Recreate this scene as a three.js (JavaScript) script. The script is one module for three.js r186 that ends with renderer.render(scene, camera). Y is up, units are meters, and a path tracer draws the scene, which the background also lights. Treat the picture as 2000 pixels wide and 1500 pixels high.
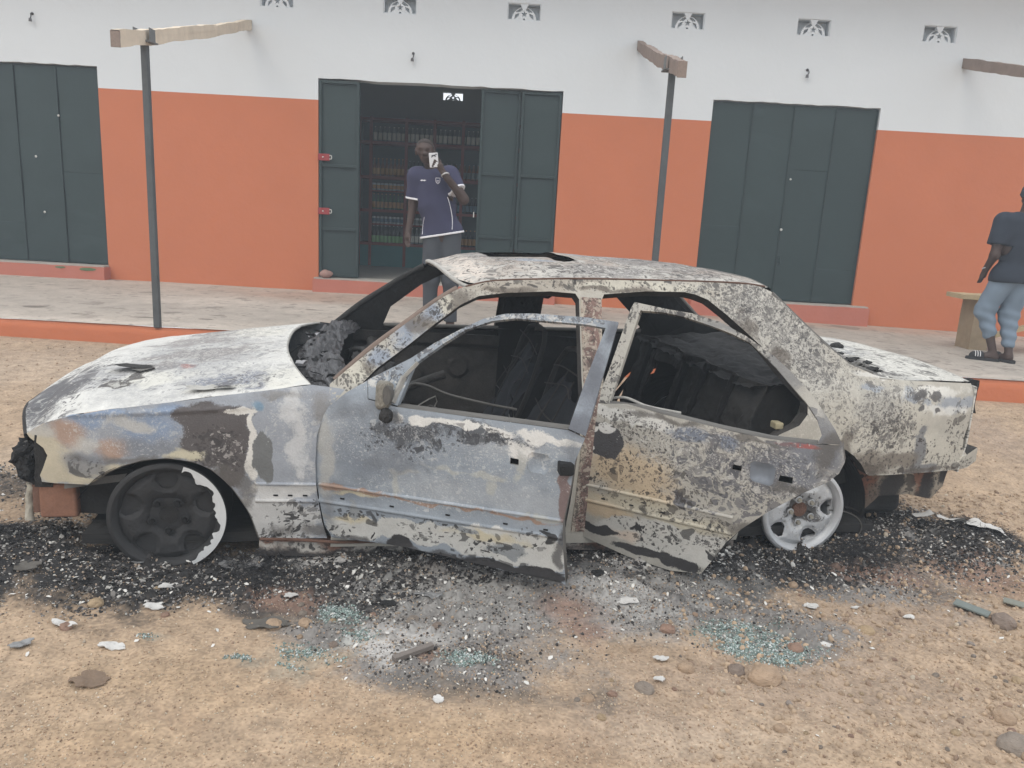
import * as THREE from 'three';
import { mergeGeometries } from 'three/addons/utils/BufferGeometryUtils.js';
import { TessellateModifier } from 'three/addons/modifiers/TessellateModifier.js';
import { RoundedBoxGeometry } from 'three/addons/geometries/RoundedBoxGeometry.js';

// ---------------------------------------------------------------- camera, sky, sun, exposure
const scene = new THREE.Scene();
const camera = new THREE.PerspectiveCamera(52.8, 1024 / 768, 0.05, 600);
{
  const P = THREE.MathUtils.degToRad(12.4), R = THREE.MathUtils.degToRad(3.08);
  camera.position.set(0, 1.4, 0);
  camera.rotation.order = 'XYZ';
  camera.rotation.set(-P, 0, 0);
  camera.rotateZ(R);
}
const SKY_W = 256, SKY_H = 128;
const sunDir = new THREE.Vector3(-0.35, 0.86, 0.42).normalize();
{
  const d = new Float32Array(SKY_W * SKY_H * 4);
  for (let j = 0; j < SKY_H; j++) for (let i = 0; i < SKY_W; i++) {
    const el = ((j + 0.5) / SKY_H - 0.5) * Math.PI, s = Math.max(0, Math.sin(el));
    const b = 0.84 + 0.26 * s, k = (j * SKY_W + i) * 4;      // milky overcast, a little brighter overhead
    d[k] = b * 0.97; d[k + 1] = b * 1.0; d[k + 2] = b * 1.045; d[k + 3] = 1;
  }
  const t = new THREE.DataTexture(d, SKY_W, SKY_H, THREE.RGBAFormat, THREE.FloatType);
  t.mapping = THREE.EquirectangularReflectionMapping; t.magFilter = THREE.LinearFilter; t.needsUpdate = true;
  scene.background = t; scene.environment = t;
}
const sun = new THREE.DirectionalLight(0xfff3e2, 0.7);
sun.position.copy(sunDir).multiplyScalar(30); sun.target.position.set(0, 0, -5);
sun.castShadow = true; sun.shadow.radius = 60; sun.shadow.mapSize.set(2048, 2048);
Object.assign(sun.shadow.camera, { left: -12, right: 12, top: 12, bottom: -12, near: 1, far: 70 });
sun.name = 'sun'; scene.add(sun, sun.target);
const EXPOSURE = 1.50;
scene.fog = new THREE.FogExp2(0xdde8f2, 0.0095);

// ---------------------------------------------------------------- helpers
function mulberry(a) { return () => { a |= 0; a = a + 0x6D2B79F5 | 0; let t = Math.imul(a ^ a >>> 15, 1 | a); t = t + Math.imul(t ^ t >>> 7, 61 | t) ^ t; return ((t ^ t >>> 14) >>> 0) / 4294967296; }; }
const rnd = mulberry(20231);
const rr = (a, b) => a + (b - a) * rnd();
const clamp = (x, a = 0, b = 1) => x < a ? a : x > b ? b : x;
const lerp = (a, b, t) => a + (b - a) * t;
const sstep = (a, b, x) => { const t = clamp((x - a) / (b - a)); return t * t * (3 - 2 * t); };
function interp(x, xs, ys) { if (x <= xs[0]) return ys[0]; for (let i = 1; i < xs.length; i++) if (x <= xs[i]) return lerp(ys[i - 1], ys[i], (x - xs[i - 1]) / (xs[i] - xs[i - 1])); return ys[ys.length - 1]; }
const HT = new Float32Array(65536); for (let i = 0; i < 65536; i++) HT[i] = rnd();
const hsh = (x, y) => HT[(Math.imul(x, 73856093) ^ Math.imul(y, 19349663)) >>> 3 & 65535];
function vn(x, y) { const i = Math.floor(x), j = Math.floor(y); let u = x - i, v = y - j; u = u * u * (3 - 2 * u); v = v * v * (3 - 2 * v); const a = hsh(i, j), b = hsh(i + 1, j), c = hsh(i, j + 1), d = hsh(i + 1, j + 1); return a + (b - a) * u + (c - a) * v + (a - b - c + d) * u * v; }
function fbm(x, y, o = 4) { let s = 0, a = .5, n = 0; for (let k = 0; k < o; k++) { s += a * vn(x, y); n += a; a *= .55; x = x * 2.03 + 17.3; y = y * 2.03 + 9.1; } return s / n; }
const s2l = c => { c /= 255; return c <= .04045 ? c / 12.92 : Math.pow((c + .055) / 1.055, 2.4); };
const l2s = c => { c = clamp(c); return 255 * (c <= .0031308 ? c * 12.92 : 1.055 * Math.pow(c, 1 / 2.4) - .055); };
const col = (r, g, b, k = 1) => new THREE.Color().setRGB(clamp(s2l(r) * k, 0, .86), clamp(s2l(g) * k, 0, .86), clamp(s2l(b) * k, 0, .86));
const mat = (c, o = {}) => new THREE.MeshStandardMaterial({ color: c, roughness: .85, metalness: 0, side: THREE.DoubleSide, ...o });
const names = {};
function uniq(n) { if (!(n in names)) { names[n] = 0; return n; } names[n]++; return n + '_' + String(names[n]).padStart(3, '0'); }
function mesh(name, geo, m, parent) { const o = new THREE.Mesh(geo, m); o.name = parent ? name : uniq(name); o.castShadow = o.receiveShadow = true; (parent || scene).add(o); return o; }
function group(name, parent) { const g = new THREE.Group(); g.name = parent ? name : uniq(name); (parent || scene).add(g); return g; }
function tag(o, label, category, grp) { o.userData.label = label; o.userData.category = category; if (grp) o.userData.group = grp; return o; }
function structure(o) { o.userData.kind = 'structure'; return o; }
function dup(o, label, grp) { const c = o.clone(); c.name = uniq(o.name.replace(/_\d{3}$/, '')); c.userData = { ...o.userData }; if (label) c.userData.label = label; if (grp) c.userData.group = grp; scene.add(c); return c; }
const bx = (w, h, d, x = 0, y = 0, z = 0, r = 0) => (r ? new RoundedBoxGeometry(w, h, d, 2, r) : new THREE.BoxGeometry(w, h, d)).translate(x, y, z);
const V = (x, y, z) => new THREE.Vector3(x, y, z);
function tube(pts, r, seg = 24, rs = 6) { return new THREE.TubeGeometry(new THREE.CatmullRomCurve3(pts.map(p => V(...p))), seg, r, rs); }
function bar(a, b, w, h = w) { // square bar between two points
  const A = V(...a), Bv = V(...b), L = A.distanceTo(Bv); const g = new THREE.BoxGeometry(w, h, L);
  const m = new THREE.Matrix4().lookAt(A, Bv, Math.abs(Bv.y - A.y) / L > .95 ? V(0, 0, 1) : V(0, 1, 0)); m.setPosition(A.add(Bv).multiplyScalar(.5)); return g.applyMatrix4(m);
}
function merged(list) { return mergeGeometries(list.map(g => { const h = g.index ? g.toNonIndexed() : g; for (const k of Object.keys(h.attributes)) if (!['position', 'normal', 'uv'].includes(k)) h.deleteAttribute(k); return h; })); }
function lumpy(geo, amp, f, seed = 0) { // noise displacement along normal, welded by position
  const p = geo.attributes.position; for (let i = 0; i < p.count; i++) { const x = p.getX(i), y = p.getY(i), z = p.getZ(i); p.setXYZ(i, x + amp * (fbm(y * f + seed, z * f + 3) - .5) * 2, y + amp * (fbm(x * f + seed + 7, z * f) - .5) * 2, z + amp * (fbm(x * f + seed + 13, y * f + 5) - .5) * 2); } geo.computeVertexNormals(); return geo;
}
const shapeOf = pts => new THREE.Shape(pts.map(p => new THREE.Vector2(p[0], p[1])));
function tessellate(pts, holes, max) {
  const s = shapeOf(pts); for (const h of holes) s.holes.push(new THREE.Path(h.map(p => new THREE.Vector2(p[0], p[1]))));
  let g = new THREE.ShapeGeometry(s).toNonIndexed(); g.deleteAttribute('uv'); g.deleteAttribute('normal');
  return new TessellateModifier(max, 18).modify(g);
}
// a curved metal sheet: 2D outline (u,v) carried by map(u,v) -> [x,y,z], with thickness and closed edges
function sheet(pts, holes, map, { th = .01, max = .06, uv = [0, 0, 1, 1], flip = 1, edgeOut = null } = {}) {
  const g = tessellate(pts, holes, max), p = g.attributes.position, n = p.count, key = new Map(), idx = [], U = [];
  for (let i = 0; i < n; i++) { const k = Math.round(p.getX(i) * 2e4) + ',' + Math.round(p.getY(i) * 2e4); if (!key.has(k)) { key.set(k, U.length); U.push([p.getX(i), p.getY(i)]); } idx.push(key.get(k)); }
  const P = [], N = [], e = .002;
  for (const [u, v] of U) {
    const a = V(...map(u, v)), du = V(...map(u + e, v)).sub(V(...map(u - e, v))), dv = V(...map(u, v + e)).sub(V(...map(u, v - e)));
    P.push(a); N.push(du.cross(dv).normalize().multiplyScalar(flip));
  }
  const pos = [], nor = [], tex = [], tri = (A) => { if (flip < 0) A = [A[0], A[2], A[1]]; for (const [q, nn, t] of A) { pos.push(q.x, q.y, q.z); nor.push(nn.x, nn.y, nn.z); tex.push((t[0] - uv[0]) / (uv[2] - uv[0]), (t[1] - uv[1]) / (uv[3] - uv[1])); } };
  const back = P.map((q, i) => q.clone().addScaledVector(N[i], -th)), edges = new Map();
  for (let i = 0; i < idx.length; i += 3) {
    const [a, b, c] = [idx[i], idx[i + 1], idx[i + 2]]; if (a === b || b === c || a === c) continue;
    tri([[P[a], N[a], U[a]], [P[b], N[b], U[b]], [P[c], N[c], U[c]]]);
    const nb = k => N[k].clone().negate(); tri([[back[a], nb(a), U[a]], [back[c], nb(c), U[c]], [back[b], nb(b), U[b]]]);
    for (const [s, t] of [[a, b], [b, c], [c, a]]) { const k = s < t ? s + '_' + t : t + '_' + s; edges.has(k) ? edges.set(k, null) : edges.set(k, [s, t]); }
  }
  const cut = pos.length / 3;
  for (const v of edges.values()) if (v) { const [s, t] = v, fn = P[t].clone().sub(P[s]).cross(N[s]).normalize(); tri([[P[s], fn, U[s]], [back[s], fn, U[s]], [P[t], fn, U[t]]]); tri([[P[t], fn, U[t]], [back[s], fn, U[s]], [back[t], fn, U[t]]]); }
  const mk = (a, b) => { const o = new THREE.BufferGeometry(); o.setAttribute('position', new THREE.Float32BufferAttribute(pos.slice(a * 3, b * 3), 3)); o.setAttribute('normal', new THREE.Float32BufferAttribute(nor.slice(a * 3, b * 3), 3)); o.setAttribute('uv', new THREE.Float32BufferAttribute(tex.slice(a * 2, b * 2), 2)); return o; };
  if (edgeOut) { edgeOut.push(metreUV(mk(cut, pos.length / 3))); return mk(0, cut); }
  return mk(0, pos.length / 3);
}
function grid(nu, nv, fn) { // fn(a,b in 0..1) -> [x,y,z,u,v]
  const pos = [], uv = [], idx = []; for (let j = 0; j <= nv; j++) for (let i = 0; i <= nu; i++) { const q = fn(i / nu, j / nv); pos.push(q[0], q[1], q[2]); uv.push(q[3] ?? i / nu, q[4] ?? j / nv); }
  for (let j = 0; j < nv; j++) for (let i = 0; i < nu; i++) { const a = j * (nu + 1) + i, b = a + 1, c = a + nu + 1, d = c + 1; idx.push(a, b, d, a, d, c); }
  const g = new THREE.BufferGeometry(); g.setAttribute('position', new THREE.Float32BufferAttribute(pos, 3)); g.setAttribute('uv', new THREE.Float32BufferAttribute(uv, 2)); g.setIndex(idx); g.computeVertexNormals(); return g;
}
// ---- burnt-paint maps: patches and flakes of scorched paint, zinc ash, rust and bare steel
const maskAt = (S, u, v) => { let m = -9; for (let i = 0; i < S.length; i++) { const s = S[i], a = (u - s[0]) / s[2], b = (v - s[1]) / s[3], q = a * a + b * b; if (q < 6.3) { const w = 1 - Math.sqrt(q); if (w > m) m = w; } } return m; };
function layerAlpha(L, u, v) {
  const m = maskAt(L[6], u, v); if (m < -1.5) return 0;
  if (L[0] === 0) { const w = m + L[3] * (1.7 * (fbm(u * L[4] + 3.1, v * L[4] + 7.7, 6) - .52) + .30 * (vn(u * L[4] * 24, v * L[4] * 24) - .5)); const e = L[2] < .3 ? L[2] * .6 : L[2] * 1.15; return sstep(-e, e, w) * L[5]; }
  const d = clamp(m * 1.6 + .4) * L[3]; if (d <= 0) return 0;
  let out = 0;
  for (let o = 0; o < 3; o++) { // three sizes of flake, each with its own tone
    const s = [2.1, .95, .42][o] / L[2] * .5; let x = u * s + o * 37, y = v * s; const dd = d * [1, .8, .5][o] * clamp(.02 + 1.9 * (fbm(u / L[2] * .05 + 5 + o, v / L[2] * .05, 3) - .16)); if (dd < .01) continue;
    x += (vn(x * 1.7 + 7, y * 1.7) - .5) * .9 + (vn(x * 5, y * 5) - .5) * .3; y += (vn(x * 1.7, y * 1.7 + 23) - .5) * .9 + (vn(x * 5 + 3, y * 5) - .5) * .3;
    const i0 = Math.floor(x), j0 = Math.floor(y);
    for (let j = j0 - 1; j <= j0 + 1; j++) for (let i = i0 - 1; i <= i0 + 1; i++) { const h = hsh(i, j); if (h > dd) continue; const px = i + hsh(i + 77, j), py = j + hsh(i, j + 91), R = .12 + .6 * hsh(i + 13, j + 57) ** 2 + .25 * dd, q = sstep(-.07, .07, R - Math.hypot(x - px, y - py)) * (.5 + .5 * hsh(i + 5, j + 31)); if (q > out) out = q; }
  }
  return out * L[5];
}
function dtex(data, w, h, srgb) { const t = new THREE.DataTexture(data, w, h, THREE.RGBAFormat); t.magFilter = THREE.LinearFilter; t.minFilter = THREE.LinearMipmapLinearFilter; t.generateMipmaps = true; t.wrapS = t.wrapT = THREE.RepeatWrapping; if (srgb) t.colorSpace = THREE.SRGBColorSpace; t.needsUpdate = true; return t; }
function paintMap(P, rect, W, H, k, { grain = .10, gf = 260, warp = .012, wf = 22, bump = true, mid = .5 } = {}) {
  const A = new Uint8Array(W * H * 4), Bm = bump ? new Uint8Array(W * H * 4) : null;
  const toL = c => [s2l(c[0]) * k, s2l(c[1]) * k, s2l(c[2]) * k], base = toL(P.base), LC = P.layers.map(L => toL(L[1])), lum = LC.map(c => c[0] + c[1] + c[2]);
  for (let j = 0; j < H; j++) for (let i = 0; i < W; i++) {
    let u = lerp(rect[0], rect[2], (i + .5) / W), v = lerp(rect[1], rect[3], (j + .5) / H);
    const g = vn(u * gf, v * gf), g2 = fbm(u * gf * .12 + 4, v * gf * .12, 3); const h0 = g * (1 - mid) + g2 * mid;
    u += (vn(u * wf, v * wf) - .5) * warp * 2; v += (vn(u * wf + 50, v * wf + 9) - .5) * warp * 2;
    let r = base[0], G = base[1], b = base[2], h = .5 + (h0 - .5) * .35;
    for (let l = 0; l < LC.length; l++) { const a = layerAlpha(P.layers[l], u, v); if (a > .003) { const c = LC[l]; r += (c[0] - r) * a; G += (c[1] - G) * a; b += (c[2] - b) * a; h += (P.layers[l][0] ? (lum[l] < .5 ? -.22 : .12) : .03) * a; } }
    const m = 1 + grain * 2 * (h0 - .5) + grain * 2.4 * mid * (g2 - .5), q = (j * W + i) * 4;
    A[q] = l2s(Math.min(.82, r * m)); A[q + 1] = l2s(Math.min(.82, G * m)); A[q + 2] = l2s(Math.min(.82, b * m)); A[q + 3] = 255;
    if (Bm) { Bm[q] = Bm[q + 1] = Bm[q + 2] = 255 * clamp(h); Bm[q + 3] = 255; }
  }
  return { map: dtex(A, W, H, true), bumpMap: Bm ? dtex(Bm, W, H) : null };
}
// tiling noise map in one tint, for plaster, soot, rust, sand
function noiseMap(W, fn, srgb = true) { const A = new Uint8Array(W * W * 4); for (let j = 0; j < W; j++) for (let i = 0; i < W; i++) { const c = fn(i / W, j / W), q = (j * W + i) * 4; A[q] = c[0]; A[q + 1] = c[1]; A[q + 2] = c[2]; A[q + 3] = 255; } return dtex(A, W, W, srgb); }
function tileNoise(u, v, f, o) { // seamless by blending
  const a = fbm(u * f, v * f, o), b = fbm((u - 1) * f, v * f, o), c = fbm(u * f, (v - 1) * f, o), d = fbm((u - 1) * f, (v - 1) * f, o); return lerp(lerp(a, b, u), lerp(c, d, u), v);
}
const PLASTER_B = noiseMap(512, (u, v) => { const n = 255 * clamp(.5 + (tileNoise(u, v, 30, 4) - .5) * 1.2 + (tileNoise(u, v, 5, 3) - .5)); return [n, n, n]; }, false);
function tinted(r, g, b, k, amp, f = 8, rough = {}) { // albedo map with blotches + fine grain
  const L = [s2l(r) * k, s2l(g) * k, s2l(b) * k];
  const t = noiseMap(512, (u, v) => { const m = 1 + amp * ((tileNoise(u, v, f, 4) - .5) * 2.4 + (vn(u * 256, v * 256) - .5) * .6); return L.map(c => l2s(Math.min(.84, c * m))); });
  return new THREE.MeshStandardMaterial({ map: t, roughness: .9, side: THREE.DoubleSide, ...rough });
}
function metreUV(g, s = 1) { // box-projected uv in metres
  if (g.index) g = g.toNonIndexed(); const p = g.attributes.position, n = g.attributes.normal, uv = new Float32Array(p.count * 2);
  for (let i = 0; i < p.count; i++) { const ax = Math.abs(n.getX(i)), ay = Math.abs(n.getY(i)), az = Math.abs(n.getZ(i)); const [u, v] = az >= ax && az >= ay ? [p.getX(i), p.getY(i)] : ay >= ax ? [p.getX(i), p.getZ(i)] : [p.getZ(i), p.getY(i)]; uv[2 * i] = u * s; uv[2 * i + 1] = v * s; }
  g.setAttribute('uv', new THREE.BufferAttribute(uv, 2)); return g;
}

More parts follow.
